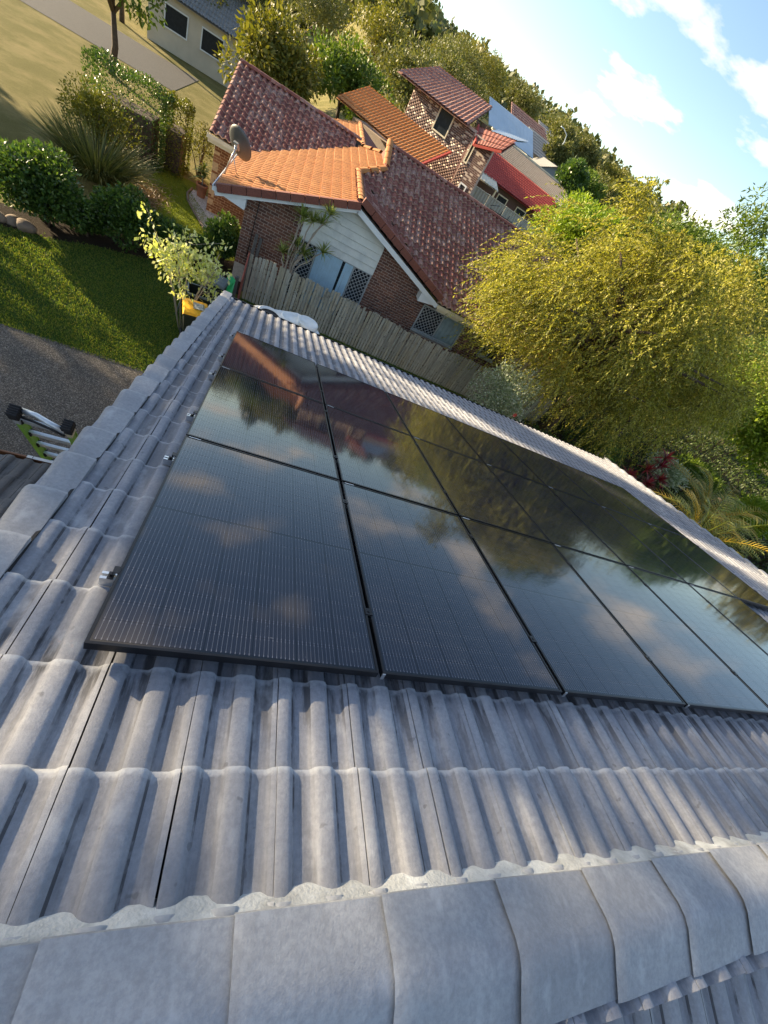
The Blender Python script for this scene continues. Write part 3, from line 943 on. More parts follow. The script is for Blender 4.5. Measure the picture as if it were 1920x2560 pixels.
# ================================================================== solar panels
PW, PH, PG = 1.134, 1.722, 0.0222
fr = MB()
d_, lip = 0.034, 0.011
fr.box((PW / 2, lip / 2, -d_ / 2), (PW, lip, d_)); fr.box((PW / 2, PH - lip / 2, -d_ / 2), (PW, lip, d_))
fr.box((lip / 2, PH / 2, -d_ / 2), (lip, PH - 2 * lip, d_)); fr.box((PW - lip / 2, PH / 2, -d_ / 2), (lip, PH - 2 * lip, d_))
FR = fr.mesh('panel_frame', [M['black_alu']])
bs = MB(); bs.box((PW / 2, PH / 2, -.008), (PW - 2 * lip, PH - 2 * lip, .010)); BS = bs.mesh('backsheet', [M['backsheet']])
CW, CH = 0.1795, 0.0905
cm = MB()
ch = .004
cm.add([(ch, 0, 0), (CW - ch, 0, 0), (CW, ch, 0), (CW, CH, 0), (0, CH, 0), (0, ch, 0),
        ], [(0, 1, 2, 3, 4, 5)], uv=[(ch / CW, 0), (1 - ch / CW, 0), (1, ch / CH), (1, 1), (0, 1), (0, ch / CH)])
CELL = cm.mesh('solar_cell', [M['cell']])
st_ = MB(); st_.box((.062, PH - .0055, .0006), (.075, .008, .0012)); ST = st_.mesh('serial_sticker', [M['white_label']])
ct = MB(); ct.box((.004, -.004, -.017), (.016, .004, .036)); CT = ct.mesh('earth_clip', [M['alu']])
cx0 = (PW - (6 * CW + 5 * .0044)) / 2
cell_m = []
for r in range(18):
    y = .0205 + r * (CH + .0018) + (.014 if r >= 9 else 0)
    for c in range(6):
        cell_m.append(Matrix.Translation((cx0 + c * (CW + .0044), y, -.00245)))
names_c = ['leftmost', 'second', 'third', 'fourth', 'fifth', 'sixth', 'rightmost']
names_r = {0: 'row nearest the ridge', 1: 'middle row', 2: 'row nearest the gutter'}
for r in range(3):
    for c in range(7 if r else 6):
        nm = 'rightmost' if (r == 0 and c == 5) else names_c[c]
        lab_ = 'large black solar panel, %s in the %s' % (nm, names_r[r])
        pm_ = ROOF @ Matrix.Translation((c * (PW + PG) + random.uniform(-.001, .001), r * (PH + PG), random.uniform(-.001, .001)))
        p = thing('solar_panel', lab_, 'solar panel', group='black solar panels on the roof', mat4=pm_)
        link('frame', FR, p, True); link('backsheet', BS, p, True); link('serial_sticker', ST, p, True)
        if r == 0 and c > 0: link('earth_clip', CT, p, True)
        if r < 2:
            for m in cell_m: link('solar_cell', CELL, p, True, m)
        else:
            co = np.array([v.co[:] for v in CELL.vertices], dtype=np.float32)
            uv0 = np.array([d.uv[:] for d in CELL.uv_layers[0].data], dtype=np.float32)
            V = np.concatenate([co + np.array(m.translation, dtype=np.float32) for m in cell_m])
            F = np.concatenate([np.arange(6, dtype=np.int32)[None] + 6 * i for i in range(108)])
            me = raw_mesh('solar_cells', V, F, M['cell'], rng.random(108), np.tile(uv0, (108, 1)))
            tag(link('solar_cells', me, p, True), kind='stuff')

# rails under the panels, with clamps
rail_v = [.362, 1.423, 2.141, 3.236, 3.908, 4.986]
rn = ['nearest the ridge', 'second from the ridge', 'third from the ridge', 'third from the gutter', 'second from the gutter', 'nearest the gutter']
for k, v in enumerate(rail_v):
    ncol = 6 if k < 2 else 7
    ue = ncol * (PW + PG) + .05
    rl = thing('mounting_rail', 'silver aluminium mounting rail end beside the left panels, %s' % rn[k], 'rail', group='mounting rails under the panels', mat4=ROOF @ Matrix.Translation((0, v, 0)))
    mb = MB()
    for a, b, w, h in ((0, -.078, .042, .003), (-.0195, -.058, .003, .040), (.0195, -.058, .003, .040), (-.014, -.0375, .014, .003), (.014, -.0375, .014, .003)):
        mb.box(((ue - .062) / 2, a, b), (ue + .062, w, h))
    mb.build('channel', M['alu'], rl, local=True)
    mb = MB()
    for i in range(9):
        mb.box((.15 + i * (ue - .3) / 8, .03, -.10), (.03, .006, .075)); mb.box((.15 + i * (ue - .3) / 8, .06, -.135), (.03, .08, .006))
    mb.build('roof_hooks', M['alu'], rl, local=True)
    for e, s in ((-.012, -1), (ue - .05 + .012 - PG, 1)):
        mb = MB(); mb.box((e + s * .004, 0, -.018), (.004, .04, .038)); mb.box((e - s * .004, 0, .0022), (.024, .04, .004)); mb.box((e + s * .014, 0, -.034), (.022, .04, .004))
        mb.lathe([(.008, 0), (.008, .010)], (e + s * .014, 0, -.032), 6, smooth=False)
        mb.build('end_clamp', M['black_alu'], rl, local=True)
    for c in range(1, ncol):
        uc = c * (PW + PG) - PG / 2
        mb = MB(); mb.box((uc, 0, .0022), (.040, .045, .004)); mb.lathe([(.007, 0), (.007, .004)], (uc, 0, .0042), 6, smooth=False)
        mb.build('mid_clamp', M['black_alu'], rl, local=True)

# ================================================================== neighbour's brick house
nb = thing('brick_house', 'brick house with maroon tiled roof, its sunlit slope coloured orange, behind the paling fence', 'house', (2, 18, ZG))
S = 0.371
SL = math.hypot(1, S)
BARREL = [(0.0, 0), (.055, .03), (.085, .5), (.125, .88), (.17, 1.0), (.215, .88), (.255, .5), (.285, .03), (.306, 0)]
AT = tile_proto('maroon_tile', M['maroon_tile'], .225, .37, BARREL, H=.058, tilt=.045, th=.038)
OT = tile_proto('sunlit_orange_tile', M['sunlit_orange_tile'], .225, .37, BARREL, H=.042, tilt=.035, th=.03)


def slope_mats(o, down, n, w0, w1, length, keep, w=.225, gauge=.325):
    """tiles over a slope: o eave origin, x = down x n; w0..w1 along x, from the eave up"""
    o, down, n = Vector(o), Vector(down).normalized(), Vector(n).normalized()
    x = down.cross(n)
    R_ = Matrix((x, down, n)).transposed().to_4x4()
    out = []
    for k in range(int(length / gauge) + 1):
        for i in range(int((w1 - w0) / w) + 1):
            a = w0 + i * w
            c = o + x * (a + w / 2) - down * (k * gauge + .15)
            if keep(c.x, c.y):
                p = o + x * (a + random.uniform(-.004, .004)) - down * (k * gauge + random.uniform(-.006, .006)) + n * random.uniform(-.003, .003)
                out.append(Matrix.Translation(p) @ R_)
    return out


EV = -2.81
front_n, front_d = (0, -S, 1), (0, -1, -S)
left_n, left_d = (-S, 0, 1), (-1, 0, -S)
right_n, right_d = (S, 0, 1), (1, 0, -S)
XR, YR = 12.2, 20.4
front_keep = lambda x, y: 14.1 < y < YR and x > 5.9 - (y - 14.15) - .05 and x > min(3.05, y - 15.95) and x > 2.0 and x < XR
tm = slope_mats((XR, 14.12, EV), front_d, front_n, 0, 12, 6.9, front_keep)
tm += slope_mats((5.9, 14.2, EV), right_d, right_n, -8, 0, 4.2, lambda x, y: 14.15 < y < 18.2 and 2.1 < x < 5.9 - (y - 14.15))
tm += slope_mats((2, 18.68, -2.755), front_d, front_n, 0, 5.2, 4.6, lambda x, y: -2.92 < x < y - 20.34 + .1 and y < 22.95)
pieces(AT, tm, 'roof_tile', nb, 300, 'roof_tiles')


def left_keep(x, y):
    if y < 14.2 or y > 29: return False
    hi = 2.03 if y < 18 else (min(3.1, y - 15.97) if y < 20.4 else max(min(3.1, 24.83 - y), 2.3))
    lo = -1.85
    if y > 18.6: lo = max(lo, y - 20.34) if y < 22.9 else 0.3
    return lo < x < hi


om = slope_mats((-1.83, 14.17, EV - .01), left_d, left_n, 0, 15, 5.6, left_keep)
pieces(OT, om, 'terracotta_roof_tile', nb, 300, 'sunlit_roof_tiles')

# plain sheets under the tiles and the slopes turned away
mb = MB()
z_f = lambda y: EV + S * (y - 14.15) - .02
z_l = lambda x: EV + S * (x + 1.8) - .02
mb.add([(5.9, 14.15, z_f(14.15)), (XR, 14.15, z_f(14.15)), (XR, YR, z_f(YR)), (3.1, YR, z_f(YR)), (3.1, 19.05, z_f(19.05)), (2.05, 18, z_f(18))], [(0, 1, 2, 3, 4, 5)])
mb.add([(2.05, 14.15, z_l(2.05)), (5.9, 14.15, EV - .02), (2.05, 18, z_l(2.05))], [(0, 1, 2)])
mb.add([(-1.8, 14.15, z_l(-1.8)), (2.05, 14.15, z_l(2.05)), (2.05, 18, z_l(2.05)), (3.1, 19.05, z_l(3.1)), (3.1, 21.75, z_l(3.1)), (2.35, 22.5, z_l(2.35)), (2.35, 29, z_l(2.35)), (-1.8, 29, z_l(-1.8))], [tuple(range(8))])
mb.add([(-2.92, 18.7, -2.77), (-1.6, 18.7, -2.77), (2.4, 22.95, -1.2), (-2.92, 22.95, -1.2)], [(0, 1, 2, 3)])
mb.add([(-2.92, 22.95, -1.2), (2.4, 22.95, -1.2), (2.4, 27.2, -2.77), (-2.92, 27.2, -2.77)], [(0, 1, 2, 3)])
mb.build('roof_lining', M['under'], nb)
mb = MB()
mb.add([(2.35, 22.0, z_l(2.35) + .06), (2.35, 29, z_l(2.35) + .06), (6.3, 29, EV), (6.3, 22.0, EV)], [(0, 1, 2, 3)])
mb.add([(3.1, YR, z_f(YR) + .08), (XR, YR, z_f(YR) + .08), (XR, 26.6, EV), (3.1, 26.6, EV)], [(0, 1, 2, 3)])
mb.add([(3.02, 19.0, z_f(19.0) + .02), (3.02, YR, z_f(YR) + .06), (3.02, 21.8, z_f(19.0) + .02)], [(0, 1, 2)])
mb.build('rear_slope', M['maroon_tile'], nb)

cap = MB()
n_ = 7
vv = []
for r, e in ((0, 1.1), (.12, 1.1), (1, 1.0)):
    for i in range(n_):
        a = math.pi * i / (n_ - 1)
        vv.append((.40 * r - .2, .125 * e * math.cos(a), .085 * e * math.sin(a) - .03))
cap.add(vv, [(r * n_ + i, r * n_ + i + 1, (r + 1) * n_ + i + 1, (r + 1) * n_ + i)[::-1] for r in range(2) for i in range(n_ - 1)], True, [(.55, .5)] * len(vv))
HC, HCO = cap.mesh('ridge_tile', [M['maroon_tile']]), None
HCO = cap.mesh('ridge_tile', [M['sunlit_orange_tile']])


def cap_run(a, b, me, parent, name='ridge_tile', step=.37):
    a, b = Vector(a), Vector(b)
    d = (b - a).normalized(); s = Vector((0, 0, 1)).cross(d).normalized(); t = d.cross(s)
    R_ = Matrix((d, s, t)).transposed().to_4x4()
    n = max(1, int((b - a).length / step))
    for i in range(n):
        link(name, me, parent, mat4=Matrix.Translation(a + (b - a) * ((i + .5) / n) + Vector((0, 0, random.uniform(-.006, .006)))) @ R_)


cap_run((3.0, YR, z_f(YR) + .10), (XR, YR, z_f(YR) + .10), HC, nb)
cap_run((2.05, 14.2, z_l(2.05) + .10), (2.05, 18, z_l(2.05) + .10), HCO, nb)
cap_run((2.05, 18, z_l(2.05) + .10), (3.05, 19.0, z_l(3.05) + .10), HCO, nb)
cap_run((3.02, 19.1, z_f(19.1) + .12), (3.02, YR, z_f(YR) + .18), HCO, nb, step=.3)
cap_run((3.05, 21.75, z_l(3.05) + .10), (2.35, 22.5, z_l(2.35) + .10), HCO, nb)
cap_run((2.35, 22.5, z_l(2.35) + .10), (2.35, 29, z_l(2.35) + .10), HCO, nb)
cap_run((-2.9, 22.95, -1.10), (2.2, 22.95, -1.10), HC, nb)
# metal valleys
mb = MB()
mb.bar((5.9, 14.15, EV + .0), (2.1, 17.95, z_l(2.05) + .0), .12, .03); mb.bar((-1.6, 18.75, -2.73), (2.3, 22.7, -1.28), .10, .03)
mb.build('valley', M['under'], nb)

# verge tiles and barge boards of the gable
bt = MB(); bt.box((0, 0, -.085), (.40, .15, .20)); BT = bt.mesh('barge_tile', [M['barge']])
for s, x_end in ((-1, -1.83), (1, 5.72)):
    a, b = Vector((x_end, 14.12, EV + S * abs(x_end - (-1.8 if s < 0 else 5.9)) + .055)), Vector((2.05, 14.12, -1.38 + .055))
    d = (b - a).normalized()
    ang = math.atan2(d.z, d.x)
    n = 10 if s < 0 else 9
    for i in range(n):
        p = a + (b - a) * ((i + .5) / n)
        m = Matrix.Translation(p + Vector((0, random.uniform(-.008, .008), 0))) @ Matrix.Rotation(-ang + (0 if s < 0 else 0) + random.uniform(-.012, .012), 4, 'Y') @ Matrix.Scale((b - a).length / n / .40 * .955, 4, (1, 0, 0))
        link('barge_tile', BT, nb, mat4=m)
    mb = MB(); q = Vector((0, .02, -.22)); mb.bar(a + q - d * .02, b + q, .03, .15, up=(0, 0, 1)); mb.build('barge_board', M['white_paint'], nb)
    # boxed eave end
    mb = MB()
    x0, x1 = (-1.76, -1.0) if s < 0 else (5.62, 5.02)
    mb.prism([(x0, 14.17, EV - .08), (x1, 14.17, EV + S * abs(x1 - x0) - .16), (x1, 14.17, EV - .24), (x0, 14.17, EV - .14)], (0, .42, 0)); mb.build('boxed_eave', M['white_paint'], nb)
    mb = MB(); mb.bar((x0, 14.42, EV - .15), (2.05, 14.42, -1.38 - .16), .4, .012, up=(0, 0, 1)); mb.build('soffit', M['white_paint'], nb)

# gutters and soffits
def gutter(a, b, mat, out):
    mb = MB(); a, b = Vector(a), Vector(b); o = Vector(out)
    mb.bar(a + o * .06, b + o * .06, .115, .012); 
    mb.bar(a + o * .115 + Vector((0, 0, .055)), b + o * .115 + Vector((0, 0, .055)), .010, .12)
    mb.bar(a + o * .115 + Vector((0, 0, .115)), b + o * .115 + Vector((0, 0, .115)), .024, .014)
    for e in (a, b): mb.box(e + o * .06 + Vector((0, 0, .055)), (.012 if abs(o.y) > .5 else .115, .115 if abs(o.y) > .5 else .012, .11))
    return mb.build('gutter', mat, nb)


gutter((5.75, 14.16, -2.93), (XR, 14.16, -2.93), M['cream_paint'], (0, -1, 0))
gutter((-1.80, 14.1, -2.93), (-1.80, 18.9, -2.93), M['white_paint'], (-1, 0, 0))
gutter((-2.98, 18.70, -2.90), (-1.85, 18.70, -2.90), M['cream_paint'], (0, -1, 0))
for nm_, c_, s_, mt_ in (('fascia', (9.0, 14.175, -2.97), (6.4, .02, .16), 'cream_paint'), ('soffit', (9.0, 14.40, -3.04), (6.4, .44, .012), 'cream_paint'),
                         ('fascia', (-2.4, 18.73, -2.96), (1.12, .02, .15), 'cream_paint'), ('soffit', (-2.4, 18.96, -3.03), (1.12, .45, .012), 'cream_paint'), ('fascia', (-2.95, 20.8, -2.9), (.02, 4.2, .15), 'cream_paint'),
                         ('fascia', (-1.77, 16.6, -2.97), (.02, 4.8, .15), 'white_paint'), ('soffit', (-1.42, 16.6, -3.03), (.7, 4.4, .012), 'white_paint')):
    mb = MB(); mb.box(c_, s_); mb.build(nm_, M[mt_], nb)

# walls: mortar backing with single bricks proud of it
mb = MB()
zg_ = lambda x: -1.38 - S * abs(x - 2.05) - .12
mb.prism([(-1.02, 14.608, ZG - .1), (5.22, 14.608, ZG - .1), (5.22, 14.608, zg_(5.22)), (2.05, 14.608, zg_(2.05)), (-1.02, 14.608, zg_(-1.02))], (0, .2, 0))
mb.build('wall', M['dark_mortar'], nb)
mb = MB(); mb.box((8.6, 14.71, -4.2), (6.75, .2, 2.35)); mb.build('wall', M['dark_mortar'], nb)
mb = MB(); mb.box((-1.90, 19.308, -4.2), (1.76, .2, 2.4)); mb.box((-2.68, 22.5, -4.2), (.2, 6.6, 2.4)); mb.build('wall', M['warm_lit_mortar'], nb)
mb = MB(); mb.box((-.92, 16.95, -4.2), (.2, 4.5, 2.4)); mb.build('wall', M['dark_mortar'], nb)


def brick_run(x0, x1, z0, z1, y, holes, proto, keep=lambda x, z: True, off=0.0):
    out = []
    bw, bh = .24, .086
    for k in range(int((z1 - z0) / bh)):
        z = z0 + (k + .5) * bh
        for i in range(int((x1 - x0) / bw) + 2):
            x = x0 + (i + (.5 if k % 2 else 0)) * bw
            lo, hi = max(x - .112, x0 + .003), min(x + .112, x1 - .003)
            for h in holes:                              # trim the bricks at the openings
                if h[2] < z < h[3]:
                    if lo < h[0] < hi: hi = h[0] - .006
                    elif lo < h[1] < hi: lo = h[1] + .006
                    elif h[0] <= lo and hi <= h[1]: hi = lo
            if hi - lo < .05 or not keep((lo + hi) / 2, z): continue
            out.append(Matrix.Translation(((lo + hi) / 2, y + random.uniform(-.003, .003), z)) @ Matrix.Scale((hi - lo) / .23, 4, (1, 0, 0)))
    return out


bk = MB()
bk.add([(-.115, 0, -.0355), (.115, 0, -.0355), (.115, 0, .0355), (-.115, 0, .0355), (-.115, .03, -.0355), (.115, .03, -.0355), (.115, .03, .0355), (-.115, .03, .0355)],
       [(0, 1, 2, 3), (0, 4, 5, 1), (3, 2, 6, 7), (0, 3, 7, 4), (1, 5, 6, 2)])
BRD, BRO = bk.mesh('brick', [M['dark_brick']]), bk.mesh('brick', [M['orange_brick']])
W1 = (.75, 3.28, -5.0, -3.11); W2 = (5.45, 7.32, -4.30, -3.16); W3 = (8.46, 9.22, -3.98, -3.22)
bm1 = brick_run(-1.02, 5.22, -4.72, -1.5, 14.600, [W1, (.69, 3.30, -3.11, -1.0)], BRD, keep=lambda x, z: z < zg_(x) - .06)
bm1 += brick_run(5.22, 9.9, -4.72, -3.05, 14.602, [W2, W3], BRD)
pieces(BRD, bm1, 'brick', nb, 300, 'bricks')
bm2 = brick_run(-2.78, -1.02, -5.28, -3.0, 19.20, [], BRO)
pieces(BRO, bm2, 'orange_brick', nb, 300, 'warm_lit_bricks')

# weatherboards over the big window
for i in range(8):
    z0, z1 = -3.12 + i * .225, -3.12 + (i + 1) * .225 - .016
    top = lambda z: min(3.30, 2.05 + (-1.38 - .24 - z) / S)
    xr0, xr1 = top(z0), top(z1)
    xl0, xl1 = max(.69, 4.10 - xr0 if False else 2.05 - (-1.38 - .24 - z0) / S), max(.69, 2.05 - (-1.38 - .24 - z1) / S)
    if xr0 - xl0 < .2: break
    if xr1 < xl1: xr1 = xl1 = 2.05
    mb = MB()
    mb.add([(xl0, 14.545, z0), (xr0, 14.545, z0), (max(xr1, xl1 + .02), 14.590, z1), (xl1, 14.590, z1),
            (xl0, 14.60, z0), (xr0, 14.60, z0), (max(xr1, xl1 + .02), 14.60, z1), (xl1, 14.60, z1)],
           [(0, 1, 2, 3), (0, 4, 5, 1), (0, 3, 7, 4), (1, 5, 6, 2), (3, 2, 6, 7)])
    mb.build('weatherboard', M['weatherboard'], nb)


def diamond(mb, x0, x1, z0, z1, y, p=.105, w=.012):
    c = (x1 - x0) + (z1 - z0)
    for s in (1, -1):
        k = -c
        while k < c:
            # line z - z0 = s*(x - x0) + k
            pts = []
            for x in (x0, x1):
                z = z0 + s * (x - x0) + k
                if z0 <= z <= z1: pts.append((x, z))
            for z in (z0, z1):
                x = x0 + (z - z0 - k) / s
                if x0 < x < x1: pts.append((x, z))
            if len(pts) >= 2 and math.hypot(pts[0][0] - pts[1][0], pts[0][1] - pts[1][1]) > .03:
                mb.bar((pts[0][0], y + .003 * s, pts[0][1]), (pts[1][0], y + .003 * s, pts[1][1]), .005, w, up=(0, 0, 1))
            k += p * 1.414


def window(x0, x1, z0, z1, y, splits, kinds, sill=True, parent=nb, frame_mat=None):
    fm = frame_mat or M['win_frame']
    mb = MB()
    t = .045
    for xx in (x0 + t / 2, x1 - t / 2): mb.box((xx, y, (z0 + z1) / 2), (t, .07, z1 - z0))
    for zz in (z0 + t / 2, z1 - t / 2): mb.box(((x0 + x1) / 2, y, zz), (x1 - x0 - 2 * t, .066, t))
    for xs_ in splits: mb.box((xs_, y + .001, (z0 + z1) / 2), (t, .064, z1 - z0 - 2 * t))
    w = mb.build('window', fm, parent)
    mb = MB(); mb.box(((x0 + x1) / 2, y - .001, (z0 + z1) / 2), (x1 - x0 - .04, .006, z1 - z0 - .04)); mb.build('pane', M['glass_dark'], w)
    ed = [x0] + list(splits) + [x1]
    for i, kd in enumerate(kinds):
        a, b = ed[i] + .03, ed[i + 1] - .03
        if kd == 'mesh':
            mb = MB(); diamond(mb, a, b, z0 + .04, z1 - .04, y - .024); mb.build('security_screen', M['mesh_wire'], w)
        elif kd == 'blind':
            n = 13
            for j in range(n):
                if j == 9: continue
                xx = a + (b - a) * (j + .5) / n
                sl = .03 if j == 10 else 0
                mb = MB(); mb.add([(xx - .047 - sl, y - .008, z0 + .04), (xx + .047 - sl * .3, y - .026, z0 + .04), (xx + .047, y - .026, z1 - .05), (xx - .047, y - .008, z1 - .05)], [(0, 1, 2, 3)])
                mb.build('blind_slat', M['blind'], w)
        elif kd == 'curtain':
            mb = MB(); n = 24; vv = []
            for j in range(n + 1):
                xx = a + (b - a) * j / n
                for zz in (z0 + .05, z1 - .05): vv.append((xx, y - .016 + .007 * math.sin(j * 1.35), zz))
            mb.add(vv, [(2 * j, 2 * j + 2, 2 * j + 3, 2 * j + 1) for j in range(n)], True); mb.build('curtain', M['curtain'], w)
    if sill:
        mb = MB(); mb.box(((x0 + x1) / 2, y - .02, z0 - .035), (x1 - x0 + .04, .12, .06)); mb.build('sill', M['win_frame'], w)
    return w


window(.75, 3.28, -5.0, -3.11, 14.60, [1.315, 2.635], ['mesh', 'blind', 'mesh'], sill=False)
window(5.45, 7.32, -4.14, -3.16, 14.60, [6.38], ['mesh', 'curtain'])
window(8.46, 9.22, -3.92, -3.24, 14.60, [8.86], ['mesh', 'none'])
mb = MB(); mb.box((7.68, 14.55, -4.1), (.10, .07, 2.1)); mb.build('downpipe', M['downpipe'], nb)
mb = MB(); mb.tube([(-.66, 14.55, -2.6), (-.67, 14.57, -3.2), (-.70, 14.57, -4.4)], .012, 6); mb.build('cable', M['black_rubber'], nb)

# satellite dish on the corner of that roof
dz = thing('satellite_dish', 'grey satellite dish on a galvanised mast at the roof corner', 'satellite dish', (-1.84, 15.35, -2.78))
mb = MB(); mb.tube([(-1.84, 15.35, -2.80), (-1.72, 15.40, -2.30), (-1.66, 15.45, -2.08)], .026, 8); mb.build('mast', M['mast'], dz)
mb = MB(); mb.tube([(-1.50, 15.42, -2.66), (-1.69, 15.42, -2.22)], .014, 6); mb.tube([(-1.84, 15.75, -2.76), (-1.69, 15.42, -2.24)], .014, 6); mb.build('strut', M['mast'], dz)
bp = bmesh.new()
D_c, D_n = Vector((-1.63, 15.62, -1.98)), Vector((.42, .72, .42)).normalized()
sx_ = D_n.cross(Vector((0, 0, 1))).normalized(); sy_ = sx_.cross(D_n)
mb = MB(); vv = []
rings, seg = 7, 28
for side in (0, 1):
    for r in range(rings):
        q = r / (rings - 1)
        for k in range(seg):
            a = 2 * math.pi * k / seg
            vv.append(D_c + sx_ * (.40 * q * math.cos(a)) + sy_ * (.44 * q * math.sin(a)) + D_n * (.10 * q * q + side * .012))
ff = []
for side in (0, 1):
    o = side * rings * seg
    for r in range(rings - 1):
        for k in range(seg): ff.append((o + r * seg + k, o + r * seg + (k + 1) % seg, o + (r + 1) * seg + (k + 1) % seg, o + (r + 1) * seg + k))
for k in range(seg): ff.append(((rings - 1) * seg + k, (rings - 1) * seg + (k + 1) % seg, rings * seg + (rings - 1) * seg + (k + 1) % seg, rings * seg + (rings - 1) * seg + k))
mb.add(vv, ff, True); mb.build('reflector', M['dish'], dz)
bp.free()
mb = MB(); mb.bar(D_c - D_n * .03, D_c - D_n * .10, .16, .20); mb.bar(D_c - D_n * .10, (-1.66, 15.45, -2.10), .07, .07); mb.build('bracket', M['mast'], dz, bevel=.008, seg=1)
mb = MB(); mb.tube([D_c - sy_ * .40 + D_n * .08, D_c - sy_ * .30 + D_n * .46], .012, 6); mb.lathe([(.02, -.05), (.03, 0), (.03, .05), (.015, .07)], D_c - sy_ * .28 + D_n * .50, 10); mb.build('feed_arm', M['mast'], dz)

# leaning timbers behind the fence corner
for i, (xx, yy, tl_) in enumerate(((-.52, 14.35, -3.55), (-.38, 14.40, -3.62))):
    o = thing('timber_post', 'dark old timber post %s against the brick wall behind the fence end' % ('on the left leaning' if i == 0 else 'on the right leaning'), 'post', (xx, yy, ZG), 'old timbers leaning on the wall')
    mb = MB(); mb.bar((xx - .04, yy - .3, ZG), (xx, yy, tl_), .10, .09, up=(0, 1, 0)); mb.build('timber', M['post_wood'], o, bevel=.008, seg=1)

# ================================================================== paling fence
fence = thing('paling_fence', 'weathered grey timber paling fence along the narrow side lawn', 'fence', (4.4, 13.55, ZG))
pl = MB(); pl.prism([(-.046, -.008, 0), (.046, -.008, 0), (.046, -.008, .985), (.037, -.008, 1.0), (-.037, -.008, 1.0), (-.046, -.008, .985)], (0, .016, 0))
PAL = pl.mesh('paling', [M['paling']])
xx = -.46
pi = 0
while xx < 12.4:
    top = -3.84 + .05 * math.sin(xx * .8) + random.uniform(-.035, .03) + (.02 if xx < 1 else 0) + max(0, xx - 3) * -.004
    if random.random() < .08: top -= random.uniform(.03, .1)
    h = top - ZG
    o = link('paling', PAL, fence, mat4=Matrix.Translation((xx, 13.55 + random.uniform(-.006, .006), ZG - .02)) @ Matrix.Rotation(random.uniform(-.014, .014), 4, 'Y') @ Matrix.Rotation(random.uniform(-.02, .02), 4, 'Z') @ Matrix.Diagonal((random.uniform(.93, 1.0), 1, h + .02, 1)))
    if .9 < xx < 5.6 and random.random() < .72:         # older doubled boards along the top
        hh = random.uniform(.38, .66)
        link('paling', PAL, fence, mat4=Matrix.Translation((xx + random.uniform(-.02, .02), 13.527 + random.uniform(-.006, .003), top - hh + random.uniform(-.05, .05))) @ Matrix.Rotation(random.uniform(-.03, .03), 4, 'Y') @ Matrix.Diagonal((random.uniform(.7, .98), 1, hh, 1)))
    xx += .107 + random.uniform(-.003, .004)
    pi += 1
for zz in (-4.95, -4.2):
    mb = MB(); mb.box((6, 13.60, zz), (13, .045, .075)); mb.build('rail', M['paling'], fence)

# end of the fence: red board, grey posts, green sheet
rb = thing('red_board', 'faded red board standing on edge at the end of the fence', 'board', (-.57, 13.2, ZG))
mb = MB(); mb.prism([(-.585, 13.50, ZG), (-.585, 12.75, ZG), (-.585, 12.80, -4.42), (-.585, 13.12, -4.12), (-.585, 13.46, -3.82), (-.585, 13.52, -3.86)], (.03, 0, 0)); mb.build('panel', M['red_board'], rb)
gp_ = thing('gate_post', 'grey weathered timber gate post in front of the red board', 'post', (-.70, 12.72, ZG))
mb = MB(); mb.box((-.70, 12.72, (ZG - 4.32) / 2), (.11, .11, -4.32 - ZG)); mb.build('post', M['post_wood'], gp_, bevel=.006, seg=1)
mb = MB(); mb.box((-.78, 12.64, -4.75), (.02, .09, .08)); mb.tube([(-.80, 12.66, -4.42), (-.86, 12.66, -4.34), (-.84, 12.66, -4.30)], .012, 6); mb.build('latch', M['mast'], gp_)
gsb = thing('green_sheet', 'bright green plastic sheet leaning beside the grey gate post', 'sheet', (-.9, 12.45, ZG))
mb = MB(); mb.prism([(-1.02, 11.95, ZG + .03), (-1.06, 12.0, ZG + .55), (-.90, 12.66, -4.30), (-.74, 12.66, -4.42), (-.76, 12.1, ZG + .02)], (.02, -.012, .0)); mb.build('sheet', M['green_board'], gsb)
mb = MB(); mb.tube([(-1.06, 12.0, ZG + .55), (-.90, 12.66, -4.30)], .018, 6); mb.build('rolled_edge', M['green_board'], gsb)

# ================================================================== slimline water tank
tk = thing('water_tank', 'white slimline rainwater tank with two round lid pads beside the gutter', 'water tank', (.8, 8.9, ZG))
ol = []
for k in range(13):
    a = math.pi / 2 + math.pi * k / 12
    ol.append((.42 + .52 * math.cos(a), 8.72 + .55 * math.sin(a)))
ol += [(1.05, 8.17), (1.40, 8.25), (1.60, 8.62), (1.62, 9.12), (1.42, 9.52), (1.02, 9.62)]
def ring(s, z): 
    cx_, cy_ = .78, 8.88
    return [(cx_ + (x - cx_) * s, cy_ + (y - cy_) * s, z) for x, y in ol]
mb = MB(); nn = len(ol); vv = []
lv = [(1.0, ZG), (1.0, -3.62), (1.025, -3.60), (1.025, -3.52), (1.0, -3.50), (1.0, -3.20), (.985, -3.14), (.95, -3.115), (.90, -3.11), (.86, -3.125)]
for s, z in lv: vv += ring(s, z)
mb.add(vv, [(r * nn + i, r * nn + (i + 1) % nn, (r + 1) * nn + (i + 1) % nn, (r + 1) * nn + i) for r in range(len(lv) - 1) for i in range(nn)] + [tuple(range((len(lv) - 1) * nn, len(lv) * nn))], True)
mb.build('shell', M['tank'], tk)
for i, (px_, py_, r) in enumerate(((.86, 9.06, .235), (1.27, 9.22, .27))):
    mb = MB(); mb.lathe([(r, 0), (r, .07), (r - .02, .095), (r - .05, .10), (r - .07, .075), (0.001, .08)], (px_, py_, -3.128), 28); mb.build('lid_pad', M['tank'], tk)
mb = MB(); mb.lathe([(.27, 0), (.27, .06), (.245, .07), (.22, .02)], (.40, 8.92, -3.128), 28, caps=False); mb.build('inlet_rim', M['tank'], tk)
mb = MB(); mb.lathe([(.225, 0), (.001, .003)], (.40, 8.92, -3.118), 24); mb.build('strainer', M['black_rubber'], tk)

